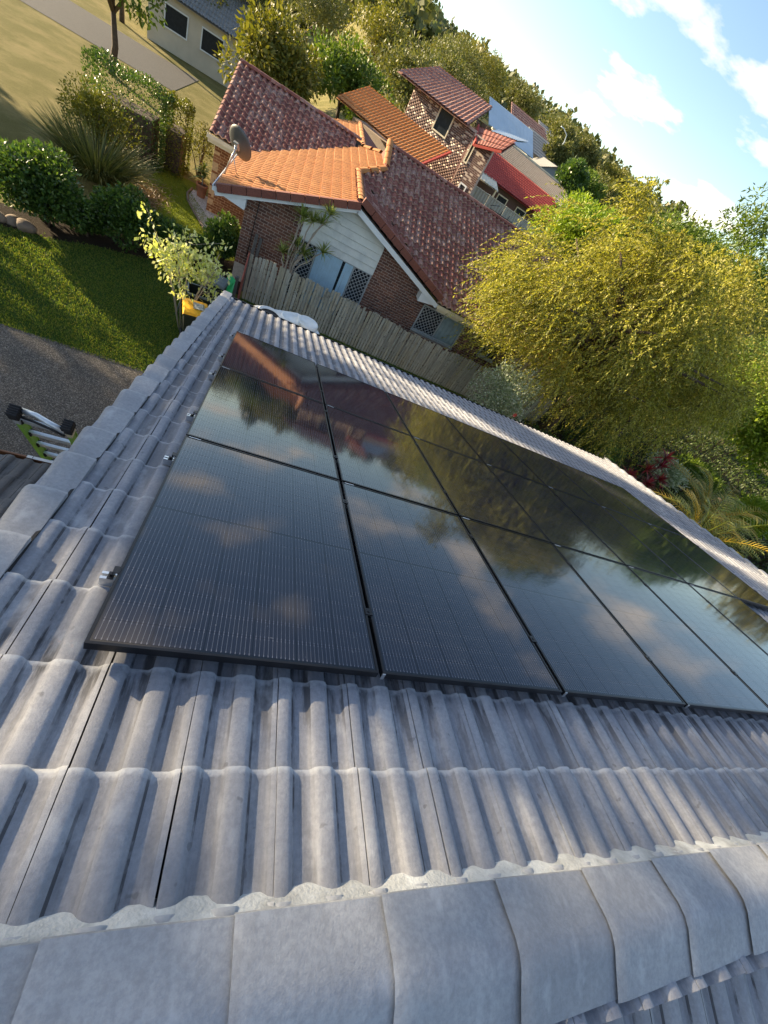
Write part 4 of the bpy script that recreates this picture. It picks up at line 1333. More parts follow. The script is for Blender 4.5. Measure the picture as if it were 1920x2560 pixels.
# ================================================================== wheelie bins
def bin_(x, y, rz, label, lid_mat, open_=False, lid=True):
    t = thing('wheelie_bin', label, 'bin', (x, y, ZG), 'wheelie bins by the house corner')
    R_ = Matrix.Rotation(rz, 3, 'Z')
    def P(a, b, c): q = R_ @ Vector((a, b, c)); return (x + q.x, y + q.y, ZG + q.z)
    mb = MB(); lo, hi = (.20, .24), (.27, .33)
    v = [P(a * lo[0], b * lo[1], .08) for a, b in ((-1, -1), (1, -1), (1, 1), (-1, 1))] + [P(a * hi[0], b * hi[1], .98) for a, b in ((-1, -1), (1, -1), (1, 1), (-1, 1))]
    v += [P(a * (hi[0] - .02), b * (hi[1] - .02), .98) for a, b in ((-1, -1), (1, -1), (1, 1), (-1, 1))] + [P(a * lo[0], b * lo[1], .3) for a, b in ((-1, -1), (1, -1), (1, 1), (-1, 1))]
    f = [(0, 3, 2, 1)] + [(i, (i + 1) % 4, 4 + (i + 1) % 4, 4 + i) for i in range(4)] + [(4 + i, 4 + (i + 1) % 4, 8 + (i + 1) % 4, 8 + i) for i in range(4)] + [(8 + i, 8 + (i + 1) % 4, 12 + (i + 1) % 4, 12 + i) for i in range(4)] + [(12, 13, 14, 15)]
    mb.add(v, f); mb.build('body', M['bin'], t)
    mb = MB()
    for i in range(4):
        a, b = [(-1, -1), (1, -1), (1, 1), (-1, 1)][i], [(1, -1), (1, 1), (-1, 1), (-1, -1)][i]
        mb.bar(P(a[0] * .275, a[1] * .335, .965), P(b[0] * .275, b[1] * .335, .965), .03, .05)
    mb.build('rim', M['grey_lid'] if open_ else M['bin'], t)
    if not open_:
        prof = [(-.35, .0), (-.33, .055), (-.20, .085), (.12, .10), (.26, .085), (.36, .03), (.37, 0)]
        mb = MB(); vv = []
        for b, h in prof:
            for a, hh in ((-.30, -.02), (-.275, h * .8), (-.15, h), (.15, h), (.275, h * .8), (.30, -.02)): vv.append(P(a, b, 1.0 + hh))
        mb.add(vv, [(r * 6 + i, r * 6 + i + 1, (r + 1) * 6 + i + 1, (r + 1) * 6 + i) for r in range(len(prof) - 1) for i in range(5)], False); mb.build('lid', lid_mat, t, bevel=.01)
        if lid_mat is M['yellow']:
            mb = MB(); mb.box(P(.06, -.02, 1.101), (.26, .30, .004), R_); mb.build('sticker', M['grey_lid'], t)
            mb = MB()
            for i in range(5): mb.box(P(.06, -.13 + i * .055, 1.104), (.20, .014, .002), R_)
            mb.build('print', M['white_label'], t)
    else:
        mb = MB(); mb.bar(P(-.0, .37, .94), P(0, .50, .30), .58, .03, up=(1, 0, 0)); mb.build('lid', M['grey_lid'], t, bevel=.01)
    mb = MB()
    for s in (-1, 1):
        c = P(s * .22, .27, .10); ax = R_ @ Vector((.05 * s, 0, 0)); mb.tube([Vector(c), Vector(c) + ax], .10, 14)
    mb.build('wheels', M['black_rubber'], t)
    mb = MB(); mb.tube([P(-.22, .40, .98), P(.22, .40, .98)], .016, 8); mb.build('handle', M['bin'], t)
    return t


bin_(-1.27, 9.99, .25, 'dark wheelie bin with a bright yellow lid beside the verge', M['yellow'])
bin_(-1.33, 10.98, math.pi / 2 + .2, 'dark wheelie bin standing open with a grey rim behind the yellow lid', None, open_=True)
bin_(-1.20, 11.88, math.pi / 2 - .1, 'dark wheelie bin with closed grey lid nearest the round shrub', M['grey_lid'])

# ================================================================== foliage helpers
def unit(a):
    return a / np.maximum(np.linalg.norm(a, axis=1, keepdims=True), 1e-9)


def leaf_mesh(name, P, D, L, W, mat, parent=None, kind=None, roll=None, rnd=None):
    """one pointed quad a leaf: P bases, D axes (unit), L lengths, W widths"""
    n = len(P)
    D = unit(D)
    r = rng.normal(size=(n, 3)) if roll is None else roll
    s = unit(np.cross(D, r))
    L = np.asarray(L).reshape(-1, 1) * np.ones((n, 1)); W = np.asarray(W).reshape(-1, 1) * np.ones((n, 1))
    mid = P + D * L * .45
    V = np.stack([P, mid + s * W / 2, P + D * L, mid - s * W / 2], 1).reshape(-1, 3)
    F = np.arange(4 * n).reshape(n, 4)
    me = raw_mesh(name, V, F, mat, rng.random(n) if rnd is None else rnd)
    o = link(name, me, parent)
    if kind: o['kind'] = kind
    return o


def blade_mesh(name, P, D, L, W, droop, mat, parent=None, kind=None, st=4, face_up=True):
    """long blades bending over: st stations each"""
    n = len(P); D = unit(D)
    L = np.asarray(L).reshape(-1, 1) * np.ones((n, 1)); W = np.asarray(W).reshape(-1, 1) * np.ones((n, 1)); droop = np.asarray(droop).reshape(-1, 1) * np.ones((n, 1))
    up = np.array([[0, 0, 1.0]])
    s = unit(np.cross(D, up + rng.normal(size=(n, 3)) * .15))
    rows = []
    for i in range(st + 1):
        t = i / st
        c = P + D * L * t + np.array([[0, 0, -1.0]]) * droop * L * t * t
        w = W * (1 - t ** 2.2) * (.55 + .45 * min(1, t * 4)) / 2 + .0006
        rows += [c + s * w, c - s * w]
    V = np.stack(rows, 1).reshape(-1, 3)
    k = 2 * (st + 1)
    base = np.arange(n)[:, None, None] * k
    q = np.array([[2 * i, 2 * i + 1, 2 * i + 3, 2 * i + 2] for i in range(st)])[None]
    F = (base + q).reshape(-1, 4)
    me = raw_mesh(name, V, F, mat, np.repeat(rng.random(n), st), smooth=True)
    o = link(name, me, parent)
    if kind: o['kind'] = kind
    return o


def ball(n, c, r, shell=.55):
    d = unit(rng.normal(size=(n, 3)))
    k = shell + (1 - shell) * rng.random((n, 1)) ** .7
    return np.array(c) + d * k * np.array(r), d


def lumpy(c, r, nl, lr=.45, seed=0, flat=.2):
    """centres of smaller lumps making up an uneven crown"""
    g = np.random.default_rng(seed)
    d = unit(g.normal(size=(nl, 3)))
    d[:, 2] = np.where(d[:, 2] < -flat, -d[:, 2] * .6, d[:, 2])
    k = .35 + .5 * g.random((nl, 1))
    return np.array(c) + d * k * np.array(r), (lr * (.7 + .6 * g.random(nl)))[:, None] * np.array(r)[None]


def shrub(label, c, r, mat, n=5000, leaf=(.07, .04), name='shrub', cat='shrub', lumps=16, group=None, seed=1, up=.25, stems=6, z0=None):
    base = z0 if z0 is not None else ZG
    t = thing(name, label, cat, (c[0], c[1], base), group)
    lc, lr_ = lumpy(c, r, lumps, .48, seed)
    per = n // lumps
    P, D = [], []
    for i in range(lumps):
        p, d = ball(per, lc[i], lr_[i], .6)
        P.append(p); D.append(d)
    P, D = np.concatenate(P), np.concatenate(D)
    ok = P[:, 2] > base + .03
    P, D = P[ok], D[ok]
    D = D + rng.normal(size=D.shape) * .7 + np.array([0, 0, up])
    m = len(P)
    leaf_mesh('foliage', P, D, leaf[0] * (.7 + .6 * rng.random(m)), leaf[1] * (.7 + .6 * rng.random(m)), mat, parent=t)
    mb = MB(); g = np.random.default_rng(seed + 5)
    for i in range(stems):
        e = lc[g.integers(lumps)]
        b = Vector((c[0] + g.normal() * .08 * r[0] / .7, c[1] + g.normal() * .08, base - .02))
        mb.tube([b, b.lerp(Vector(e), .5) + Vector((0, 0, .1)), Vector(e)], [.03, .02, .008], 5)
    mb.build('stems', M['bark'], t)
    return t


def tree(label, base, c, r, mat, n=20000, leaf=(.14, .05), lumps=40, group=None, seed=1, name='tree', trunk_r=.16, droop=-.1, limb=10, bark='bark', flat=.3, lr=.34):
    t = thing(name, label, 'tree', base, group)
    lc, lr_ = lumpy(c, r, lumps, lr, seed, flat)
    P, D = [], []
    per = n // lumps
    for i in range(lumps):
        p, d = ball(per, lc[i], lr_[i], .45)
        P.append(p); D.append(d)
    P, D = np.concatenate(P), np.concatenate(D)
    D = D + rng.normal(size=D.shape) * .8 + np.array([0, 0, droop])
    m = len(P)
    leaf_mesh('crown', P, D, leaf[0] * (.6 + .8 * rng.random(m)), leaf[1] * (.6 + .8 * rng.random(m)), mat, parent=t)
    mb = MB(); g = np.random.default_rng(seed + 9)
    b = Vector(base) - Vector((0, 0, .1)); cc = Vector(c)
    fork = b.lerp(cc, .55) + Vector((g.normal() * .15, g.normal() * .15, 0))
    mb.tube([b, b.lerp(fork, .5) + Vector((g.normal() * .1, g.normal() * .1, 0)), fork], [trunk_r, trunk_r * .8, trunk_r * .62], 9)
    for i in range(limb):
        e = Vector(lc[i % lumps])
        md = fork.lerp(e, .5) + Vector((g.normal() * .2, g.normal() * .2, .25))
        mb.tube([fork - Vector((0, 0, .1)), md, e], [trunk_r * .5, trunk_r * .3, trunk_r * .07], 6)
    mb.build('trunk', M[bark], t)
    return t


# ================================================================== unseen trees on the sunny side, placed and shaped to shade roof and lawn
def along_sun(w, t):
    return (.585 * w - .81 * t, .81 * w + .585 * t)


for i, (w, tt, rz_, top, low) in enumerate(((2.25, 30, 4.5, 11.2, 2.0), (-5.0, 27, 4.8, 10.5, 2.0), (-12, 29, 4.8, 10.5, 2.0), (9.4, 36, 1.9, 10.2, 2.0), (6.0, 33, 1.9, 10.0, 10.6))):
    x, y = along_sun(w, tt)
    tree(['tall shade tree out of view beyond the lawn, second nearest the house', 'tall shade tree out of view, middle of the row', 'tall shade tree out of view, farthest back', 'smaller shade tree out of view beyond the lawn', 'slender unseen tree added with a high loose crown to shade the roof'][i],
         (x, y, ZG), (x, y, (top + ZG + low) / 2), (rz_, rz_, (top - ZG - low) / 2), M['olive_leaf'], n=(16500 if i < 2 else 17000) if i < 4 else 1500, leaf=(.34, .20), lumps=56 if i < 4 else 18, seed=40 + i, name='shade_tree', trunk_r=.28 if i < 4 else .07, group='shade trees beyond the lawn', flat=1.0, lr=.36)

# ================================================================== big weeping gold tree
gt = thing('weeping_tree', 'big golden green weeping tree at the end of the fence', 'tree', (12.0, 12.6, ZG))
gc, gr = np.array([11.7, 12.7, -.45]), np.array([6.3, 3.5, 4.2])
lc, lrr = lumpy(gc, gr, 90, .165, 3, .85)
lrr *= np.random.default_rng(8).uniform(.6, 1.5, (90, 1))
tw_P, tw_D, leafP, leafD = [], [], [], []
g = np.random.default_rng(5)
tw = MB()
NT_ = 6800
for i in range(NT_):
    j = g.integers(90)
    d = unit(g.normal(size=(1, 3)))[0]
    p = lc[j] + d * lrr[j] * (.55 + .45 * g.random() ** .6)
    out = (p - gc) / gr
    v = np.array([out[0] * .6 - .25, out[1] * .6, out[2] * .35]) + g.normal(size=3) * .35
    v /= np.linalg.norm(v)
    Lw = .55 + .6 * g.random()
    m = 26
    tt = np.linspace(.05, 1, m)[:, None]
    pts = p + v * Lw * tt + np.array([0, 0, -1.0]) * (.68 * Lw) * tt ** 1.7
    dirs = v + np.array([0, 0, -1.35]) * tt
    side = unit(g.normal(size=(m, 3)))
    leafP.append(pts); leafD.append(unit(dirs) * .9 + side * .68)
    if i % 16 == 0:
        tw.tube([p, p + v * Lw * .5 + np.array([0, 0, -.14 * Lw]), p + v * Lw + np.array([0, 0, -.85 * Lw])], [.009, .006, .003], 3, caps=False)
leafP, leafD = np.concatenate(leafP), np.concatenate(leafD)
m = len(leafP)
leaf_mesh('crown', leafP, leafD, .10 * (.7 + .6 * rng.random(m)), .036 * (.7 + .6 * rng.random(m)), M['gold_leaf'], parent=gt)
tag(tw.build('twigs', M['bark'], gt), kind='stuff')
mb = MB()
b = Vector((12.0, 12.6, ZG - .1)); f1 = Vector((12.2, 12.7, -2.6)); f2 = Vector((11.6, 12.6, -1.2))
mb.tube([b, (12.15, 12.55, -4.0), f1], [.24, .20, .16], 10)
mb.tube([f1, (12.0, 12.6, -1.9), f2], [.15, .12, .10], 8)
for k in range(44):
    e = Vector(lc[k]); s_ = f1 if k % 2 else f2
    md = s_.lerp(e, .5) + Vector((g.normal() * .25, g.normal() * .25, .3))
    mb.tube([s_, md, e], [.12, .075, .02], 6)
mb.build('trunk', M['bark'], gt)

tree('olive green spreading tree right of the golden tree', (17.5, 14.2, ZG), (16.6, 14.4, -.6), (4.2, 3.4, 3.5), M['gold_leaf'], n=44000, leaf=(.13, .038), lumps=70, seed=21, droop=-.6, flat=.8)
tree('bright green tree showing its top above the golden tree', (13.8, 22.5, -4.9), (13.6, 22.5, .2), (2.6, 2.2, 2.5), M['bright_leaf'], n=14000, leaf=(.17, .07), seed=22, lumps=30)
tree('tall open tree with feathery dark green branches against the sky', (21.5, 20.5, ZG), (20.6, 20.2, 3.6), (4.4, 3.2, 2.7), M['mid_leaf'], n=12000, leaf=(.22, .06), seed=23, lumps=44, flat=.9, lr=.22)
tree('slender leafy tree with loose top between the golden and open trees', (16.8, 19.0, ZG), (15.6, 18.6, 1.6), (2.4, 2.0, 2.6), M['mid_leaf'], n=12000, leaf=(.17, .06), seed=24, lumps=34, flat=.9, lr=.28)

# ================================================================== garden at the right
vsb = shrub('variegated silvery green shrub with a red flower below the golden tree', (8.7, 11.3, -3.95), (1.15, .9, 1.35), M['varieg_leaf'], n=9000, leaf=(.075, .045), seed=31, lumps=20)
mb = MB()
for k in range(6):
    a = k * math.pi / 3; mb.add([(8.7, 10.35, -3.6), (8.7 + .06 * math.cos(a - .4), 10.31, -3.6 + .06 * math.sin(a - .4)), (8.7 + .09 * math.cos(a), 10.29, -3.6 + .09 * math.sin(a)), (8.7 + .06 * math.cos(a + .4), 10.31, -3.6 + .06 * math.sin(a + .4))], [(0, 1, 2, 3)])
rfm = simple('red_flower', (.6, .02, .02), .5); mb.build('flower', rfm, vsb)
shrub('low dark leafy shrub in the deep shade under the golden tree', (11.6, 10.9, -4.7), (1.3, .9, .7), M['dark_leaf'], n=5000, leaf=(.10, .05), seed=32)
shrub('dark glossy shrub between the ferns and the red plant', (14.6, 12.3, -4.6), (1.6, 1.0, .9), M['dark_leaf'], n=5000, leaf=(.12, .05), seed=33)
shrub('big sunlit green shrub with long leaves at the right edge', (27.6, 17.2, -1.4), (4.4, 3.2, 3.9), M['bright_leaf'], n=24000, leaf=(.34, .11), seed=34, lumps=46)
tree('tall olive tree out of frame at the right beyond the palms', (27.0, 9.6, ZG), (26.6, 9.4, -.2), (3.4, 2.8, 3.6), M['olive_leaf'], n=12000, leaf=(.26, .10), seed=38, lumps=34, flat=.8)
shrub('low bright green shrub beside the path stones', (23.6, 13.6, -4.5), (1.9, 1.2, .9), M['mid_leaf'], n=5000, leaf=(.24, .07), seed=35)
shrub('grey green bush left of the path stones', (21.0, 13.2, -4.6), (1.4, 1.0, .8), M['varieg_leaf'], n=3500, leaf=(.2, .06), seed=36)
shrub('loose yellow green bush behind the palm', (27.0, 12.2, -4.4), (2.2, 1.4, 1.1), M['bright_leaf'], n=4500, leaf=(.28, .08), seed=37)


def frond(mbr, base, d, L, mat_list, n=19, leaflet=.34, droop=.5):
    d = Vector(d).normalized(); base = Vector(base)
    pts = [base + d * L * t + Vector((0, 0, -1)) * droop * L * t * t for t in np.linspace(0, 1, 9)]
    mbr.tube(pts, [.016 - .0014 * i for i in range(9)], 5, caps=False)
    P, D = [], []
    for i in range(n):
        t = .18 + .82 * i / (n - 1)
        p = base + d * L * t + Vector((0, 0, -1)) * droop * L * t * t
        tg = (d + Vector((0, 0, -2)) * droop * t).normalized()
        s = tg.cross(Vector((0, 0, 1))).normalized(); nn = s.cross(tg)
        k = math.sin(math.pi * min(1, .22 + t * .78)) ** .6
        for sg in (-1, 1):
            P.append(p); D.append((s * sg * 1.0 + tg * .55 + nn * .30) * k)
    mat_list.append((np.array([list(p) for p in P]), np.array([list(q) for q in D]), leaflet))


def palm(label, base, n, L, mat, seed, h=.6, name='palm', cat='palm', leaflet=.36, group=None, spread=.9, width=.035):
    t = thing(name, label, cat, base, group)
    g_ = np.random.default_rng(seed)
    ms = MB()
    for i in range(3 if h > .3 else 1):
        a = i * 2.1; ms.tube([(base[0] + .10 * math.cos(a), base[1] + .1 * math.sin(a), base[2] - .05), (base[0] + .2 * math.cos(a), base[1] + .2 * math.sin(a), base[2] + h)], [.05, .04], 7)
    ms.build('stem', M['pale_bark'], t)
    for i in range(n):
        a = i * 2.399 + g_.normal() * .2
        el = .35 + .85 * g_.random()
        d = (math.cos(a) * spread * (1.1 - .5 * el), math.sin(a) * spread * (1.1 - .5 * el), el)
        mbr = MB(); ml = []
        frond(mbr, (base[0] + .1 * math.cos(a), base[1] + .1 * math.sin(a), base[2] + h), d, L * (.75 + .4 * g_.random()), ml, leaflet=leaflet, droop=.35 + .35 * g_.random())
        P_, D_, lf = ml[0]
        lw = np.linalg.norm(D_, axis=1)
        mt = mat if not isinstance(mat, (list, tuple)) else mat[i % len(mat)]
        o = blade_mesh('frond', P_, D_, lf * lw, width, .25, mt, parent=t, st=3)
        mbr.build('frond_rib', mt, o)
    return t


palm('golden cane palm with yellowing fronds arching over the verge', (13.7, 6.0, ZG), 30, 2.5, [M['palm_leaf'], M['palm_gold'], M['palm_leaf']], 51, h=2.5, leaflet=.42, width=.030)
palm('golden cane palm behind the nearest palm at the right edge', (15.8, 7.6, ZG), 30, 2.7, [M['palm_gold'], M['palm_leaf']], 52, h=2.4, leaflet=.44, width=.032)
palm('green palm low at the right edge below the yellowing palm', (13.8, 3.9, ZG), 24, 2.3, [M['palm_leaf']], 53, h=2.0, leaflet=.42, width=.030)
palm('green fern with hanging fronds just beyond the gutter', (14.2, 11.2, ZG), 14, 1.5, [M['fern_leaf']], 54, h=1.35, name='tree_fern', cat='fern', leaflet=.3)
palm('small green fern in the shade left of the hanging fern', (11.8, 12.0, ZG), 10, 1.0, [M['fern_leaf']], 55, h=.15, name='fern', cat='fern', leaflet=.22)


def rosette(parent, c, n, L, W, mat, name='leaf_head', droop=.35, up=.5, seed=0):
    g_ = np.random.default_rng(seed)
    d = unit(g_.normal(size=(n, 3))); d[:, 2] = np.abs(d[:, 2]) * .9 + up * g_.random(n) - .12
    return blade_mesh(name, np.tile(np.array(c, dtype=float), (n, 1)) + g_.normal(size=(n, 3)) * .012, d, L * (.75 + .4 * g_.random(n)), W, droop, mat, parent=parent, st=3)


cd = thing('cordyline', 'dark red cordyline with strappy leaves beside the verge corner', 'plant', (14.4, 9.3, ZG))
mb = MB()
for k, (dx, dy, hz) in enumerate(((-.3, 0, 2.3), (-.05, .1, 2.95), (.1, -.2, 1.9), (.5, -.1, 2.2), (-.5, .15, 1.75), (.3, .2, 2.55), (.55, .1, 1.8))):
    mb.tube([(14.4 + dx * .3, 9.3 + dy * .3, ZG), (14.4 + dx, 9.3 + dy, ZG + hz)], [.025, .018], 6)
    rosette(cd, (14.4 + dx, 9.3 + dy, ZG + hz), 34, .55, .065, M['red_leaf'], seed=60 + k)
mb.build('stems', M['bark'], cd)
shrub('low cream and green plant at the foot of the red cordyline', (13.6, 8.6, -4.6), (.6, .5, .75), M['cream_leaf'], n=700, leaf=(.16, .09), seed=61, lumps=6)

# stones by the garden path
for k, (x, y, r) in enumerate(((24.8, 14.6, .5), (25.8, 15.2, .42), (26.9, 15.0, .55), (27.6, 14.2, .4))):
    o = thing('garden_rock', ['flat brown stone nearest the grey green bush', 'round brown stone in front of the big shrub', 'large brown stone under the big sunlit shrub', 'small brown stone right of the large stone'][k], 'rock', (x, y, ZG), 'stones along the garden path')
    bm = bmesh.new(); bmesh.ops.create_icosphere(bm, subdivisions=3, radius=1)
    for v in bm.verts:
        nz = math.sin(v.co.x * 3 + k) * .12 + math.sin(v.co.y * 4.1 + k * 2) * .1 + math.sin(v.co.z * 3.3 + k) * .1
        v.co = v.co * (1 + nz); v.co = Vector((v.co.x * r, v.co.y * r * .8, v.co.z * r * .55)) + Vector((x, y, ZG + r * .25))
    me = bpy.data.meshes.new('stone'); bm.to_mesh(me); bm.free(); me.materials.append(M['rock']); me.polygons.foreach_set("use_smooth", [True] * len(me.polygons))
    link('stone', me, o)

# ================================================================== front garden at the left
shrub('biggest rounded dark green shrub at the left of the lawn', (-5.65, 12.95, -4.55), (1.0, .88, .98), M['dark_leaf'], n=15300, leaf=(.10, .06), seed=71, lumps=28, group='rounded shrubs along the lawn')
shrub('low dark shrub squeezed between the biggest and the bushy shrub', (-4.78, 13.35, -5.0), (.5, .45, .42), M['dark_leaf'], n=5950, leaf=(.10, .06), seed=72, lumps=15, group='rounded shrubs along the lawn')
shrub('bushy mid green shrub, middle of the row along the lawn', (-3.95, 13.85, -4.65), (.80, .72, .80), M['dark_leaf'], n=11050, leaf=(.10, .06), seed=73, lumps=23, group='rounded shrubs along the lawn')
shrub('small dark shrub right of the bushy shrub near the pale tree', (-2.95, 14.2, -4.85), (.68, .58, .58), M['dark_leaf'], n=6800, leaf=(.10, .06), seed=74, lumps=15, group='rounded shrubs along the lawn')
shrub('upright dark shrub by the brick wall corner behind the bins', (-1.45, 15.2, -4.6), (.55, .5, .78), M['dark_leaf'], n=9350, leaf=(.10, .06), seed=75, lumps=20, group='rounded shrubs along the lawn')
shrub('low green shrub between the bins and the gravel', (-2.2, 14.9, -5.0), (.55, .45, .38), M['dark_leaf'], n=5100, leaf=(.10, .06), seed=76, lumps=13, group='rounded shrubs along the lawn')
sc_ = thing('grass_clump', 'large clump of long strappy grass leaves behind the shrubs', 'plant', (-5.9, 17.4, ZG))
n = 1500
a = rng.random(n) * 2 * math.pi; rr = rng.random(n) ** .5
P = np.stack([-5.9 + np.cos(a) * rr * .65, 17.4 + np.sin(a) * rr * .55, np.full(n, ZG)], 1)
D = np.stack([np.cos(a) * (.25 + .8 * rr), np.sin(a) * (.25 + .8 * rr), .9 + rng.random(n) * .5], 1)
blade_mesh('strap_leaves', P, D, 1.35 + .8 * rng.random(n), .036, .45 * rng.random(n) + .12, M['strap_leaf'], parent=sc_, st=4)
shrub('yellow green bushy shrub topping the strappy grass clump', (-6.1, 18.6, -4.2), (1.15, .8, .9), M['yellow_shrub_lit_hedge'], n=5000, leaf=(.09, .045), seed=77, lumps=18)


def hedge(label, c, s, mat, n, seed):
    t = thing('hedge', label, 'hedge', (c[0], c[1], ZG))
    g_ = np.random.default_rng(seed)
    P = (g_.random((n, 3)) - .5) * 2
    ax = g_.integers(0, 3, n); P[np.arange(n), ax] = np.sign(P[np.arange(n), ax]) * (1 - .16 * g_.random(n))
    D = P.copy() * .6 + g_.normal(size=(n, 3)) * .7 + np.array([0, 0, .3])
    P = np.array(c) + P * np.array(s) * (1 + .06 * np.sin(P[:, [1, 2, 0]] * 5))
    ok = P[:, 2] > ZG
    leaf_mesh('foliage', P[ok], D[ok], .075, .05, mat, parent=t)
    mb = MB(); mb.box((c[0], c[1], (ZG + c[2]) / 2 + .1), (s[0] * 1.3, s[1] * 1.3, (c[2] - ZG) * 1.3)); mb.build('twiggy_core', M['bark'], t)
    return t


hedge('tall clipped dark green hedge behind the grass clump', (-6.0, 21.2, -4.15), (1.25, .75, 1.2), M['dark_leaf'], 11000, 81)
hedge('narrow end of the dark hedge, leaves coloured yellow green as sunlit', (-4.55, 21.7, -4.2), (.42, .75, 1.15), M['yellow_shrub_lit_hedge'], 5000, 82)
shrub('loose twiggy grey green shrub beside the brick wall behind the pot', (-3.75, 22.4, -4.3), (.6, .6, 1.0), M['olive_leaf'], n=1600, leaf=(.09, .03), seed=83, lumps=14, stems=12)

for k, (x, y, r) in enumerate(((-6.75, 12.1, .24), (-6.35, 12.15, .21), (-6.02, 12.28, .18), (-5.72, 12.2, .20))):
    o = thing('garden_rock', ['brown rock at the very left edge of the lawn bed', 'brown edging rock, second from the left edge', 'small brown edging rock, middle of the rock row', 'brown edging rock under the biggest shrub', 'small grey rock beneath the low dark shrub', 'pale small rock before the bushy shrub'][k], 'rock', (x, y, ZG), 'rocks edging the lawn bed')
    bm = bmesh.new(); bmesh.ops.create_icosphere(bm, subdivisions=3, radius=1)
    for v in bm.verts:
        nz = math.sin(v.co.x * 3 + k) * .12 + math.sin(v.co.y * 4.1 + k * 2) * .1 + math.sin(v.co.z * 3.3 + k * 1.7) * .1
        v.co = v.co * (1 + nz); v.co = Vector((v.co.x * r * 1.15, v.co.y * r * .85, v.co.z * r * .7)) + Vector((x, y, ZG + r * .35))
    me = bpy.data.meshes.new('stone'); bm.to_mesh(me); bm.free(); me.materials.append(M['rock']); me.polygons.foreach_set("use_smooth", [True] * len(me.polygons))
    link('stone', me, o)

# dry clippings on the neighbour's lawn
n = 2600
a = rng.normal(size=(n, 2))
P = np.stack([-4.55 + a[:, 0] * .32, 17.6 + a[:, 1] * .75, ZG + .012 + rng.random(n) * .06], 1)
tag(leaf_mesh('dry_clippings', P, np.c_[rng.normal(size=(n, 2)), rng.normal(size=n) * .25], .16, .02, M['dry_leaf']), kind='stuff')

# pale leaved small tree
pt = thing('pale_tree', 'small tree with pale cream leaves on thin bare stems by the bins', 'tree', (-1.6, 10.45, ZG))
mb = MB(); g = np.random.default_rng(91); tips = []
for k in range(9):
    a = g.random() * 6.28
    tip = Vector((-1.68 + .72 * math.cos(a) * g.random() ** .5 + .05, 10.45 + .6 * math.sin(a) * g.random() ** .5, -3.75 + .75 * g.random()))
    b = Vector((-1.6 + .07 * math.cos(a), 10.45 + .07 * math.sin(a), ZG))
    m1 = b.lerp(tip, .45) + Vector((-.1 * math.cos(a) * .5, 0, .1))
    mb.tube([b, m1, tip], [.019, .013, .006], 6)
    for q in range(7):
        s_ = m1.lerp(tip, .2 + .8 * g.random())
        e = s_ + Vector((g.normal() * .24, g.normal() * .24, .10 + .28 * g.random()))
        mb.tube([s_, e], [.006, .003], 4); tips += [e, s_.lerp(e, .6), s_.lerp(e, .8)]
mb.build('stems', M['pale_bark'], pt)
T_ = np.array([list(t) for t in tips]); T_ = np.repeat(T_, 7, 0) + rng.normal(size=(len(T_) * 7, 3)) * .095
m = len(T_)
leaf_mesh('leaves', T_, rng.normal(size=(m, 3)) * .6 + np.array([0, 0, -.8]), .11 * (.7 + .6 * rng.random(m)), .062, M['cream_leaf'], parent=pt)

# potted dracaena by the neighbour's wall
pp = thing('potted_plant', 'terracotta pot with a spiky yellow green plant on white gravel', 'potted plant', (-3.2, 20.25, ZG))
mb = MB(); mb.lathe([(.15, 0), (.20, .36), (.225, .37), (.225, .45), (.20, .45), (.19, .40)], (-3.2, 20.25, ZG + .01), 20, caps=False); mb.build('pot', M['terracotta'], pp)
mb = MB(); mb.lathe([(.195, .40), (.001, .41)], (-3.2, 20.25, ZG + .01), 16); mb.build('soil', M['soil'], pp)
mb = MB(); mb.tube([(-3.2, 20.25, ZG + .3), (-3.2, 20.25, ZG + .95)], [.03, .025], 6); mb.build('stem', M['pale_bark'], pp)
for k in range(4): rosette(pp, (-3.2, 20.25, ZG + .65 + .12 * k), 18, .50, .07, M['spike_leaf'], seed=95 + k, droop=.5)

# dracaena clump between fence and wall
dr = thing('dracaena', 'tall bare stemmed dracaena with spiky leaf heads behind the fence', 'plant', (.6, 13.95, ZG))
mb = MB()
hd = [(.58, -2.36, .50), (.91, -2.37, .66), (1.19, -2.32, .70), (1.30, -1.98, .72), (.32, -3.56, .46), (.68, -3.18, .62), (.93, -3.30, .70), (1.47, -3.02, .74), (.62, -2.5, .54)]
for k, (x, z, b) in enumerate(hd):
    y = 13.92 + .04 * (k % 3)
    pts = [(b, 13.95, ZG), (b + .02, 13.95, -4.1)]
    for q in range(1, 6):
        f_ = q / 5; pts.append((b + (x - b) * f_ ** 1.3 + .035 * math.sin(q * 2.3 + k), y, -4.1 + (z + 4.1) * f_))
    mb.tube(pts, [.035, .03, .027, .025, .023, .021, .018], 7)
mb.build('stems', M['pale_bark'], dr)
for k, (x, z, b) in enumerate(hd):
    rosette(dr, (x, 13.92 + .04 * (k % 3), z), 64 if k != 8 else 40, .46, .034, M['spike_leaf'], seed=100 + k, droop=.25, up=.6)

# real blades over the lawns
def grass(name, poly_test, x0, x1, y0, y1, n, mat, h=.05):
    x = x0 + (x1 - x0) * rng.random(n); y = y0 + (y1 - y0) * rng.random(n)
    ok = poly_test(x, y)
    x, y = x[ok], y[ok]; m = len(x)
    P = np.stack([x, y, np.full(m, ZG - .003)], 1)
    D = np.stack([rng.normal(size=m) * .5, rng.normal(size=m) * .5, np.ones(m)], 1)
    o = leaf_mesh(name, P, D, h * (.6 + .8 * rng.random(m)), .016, mat)
    return tag(o, kind='stuff')


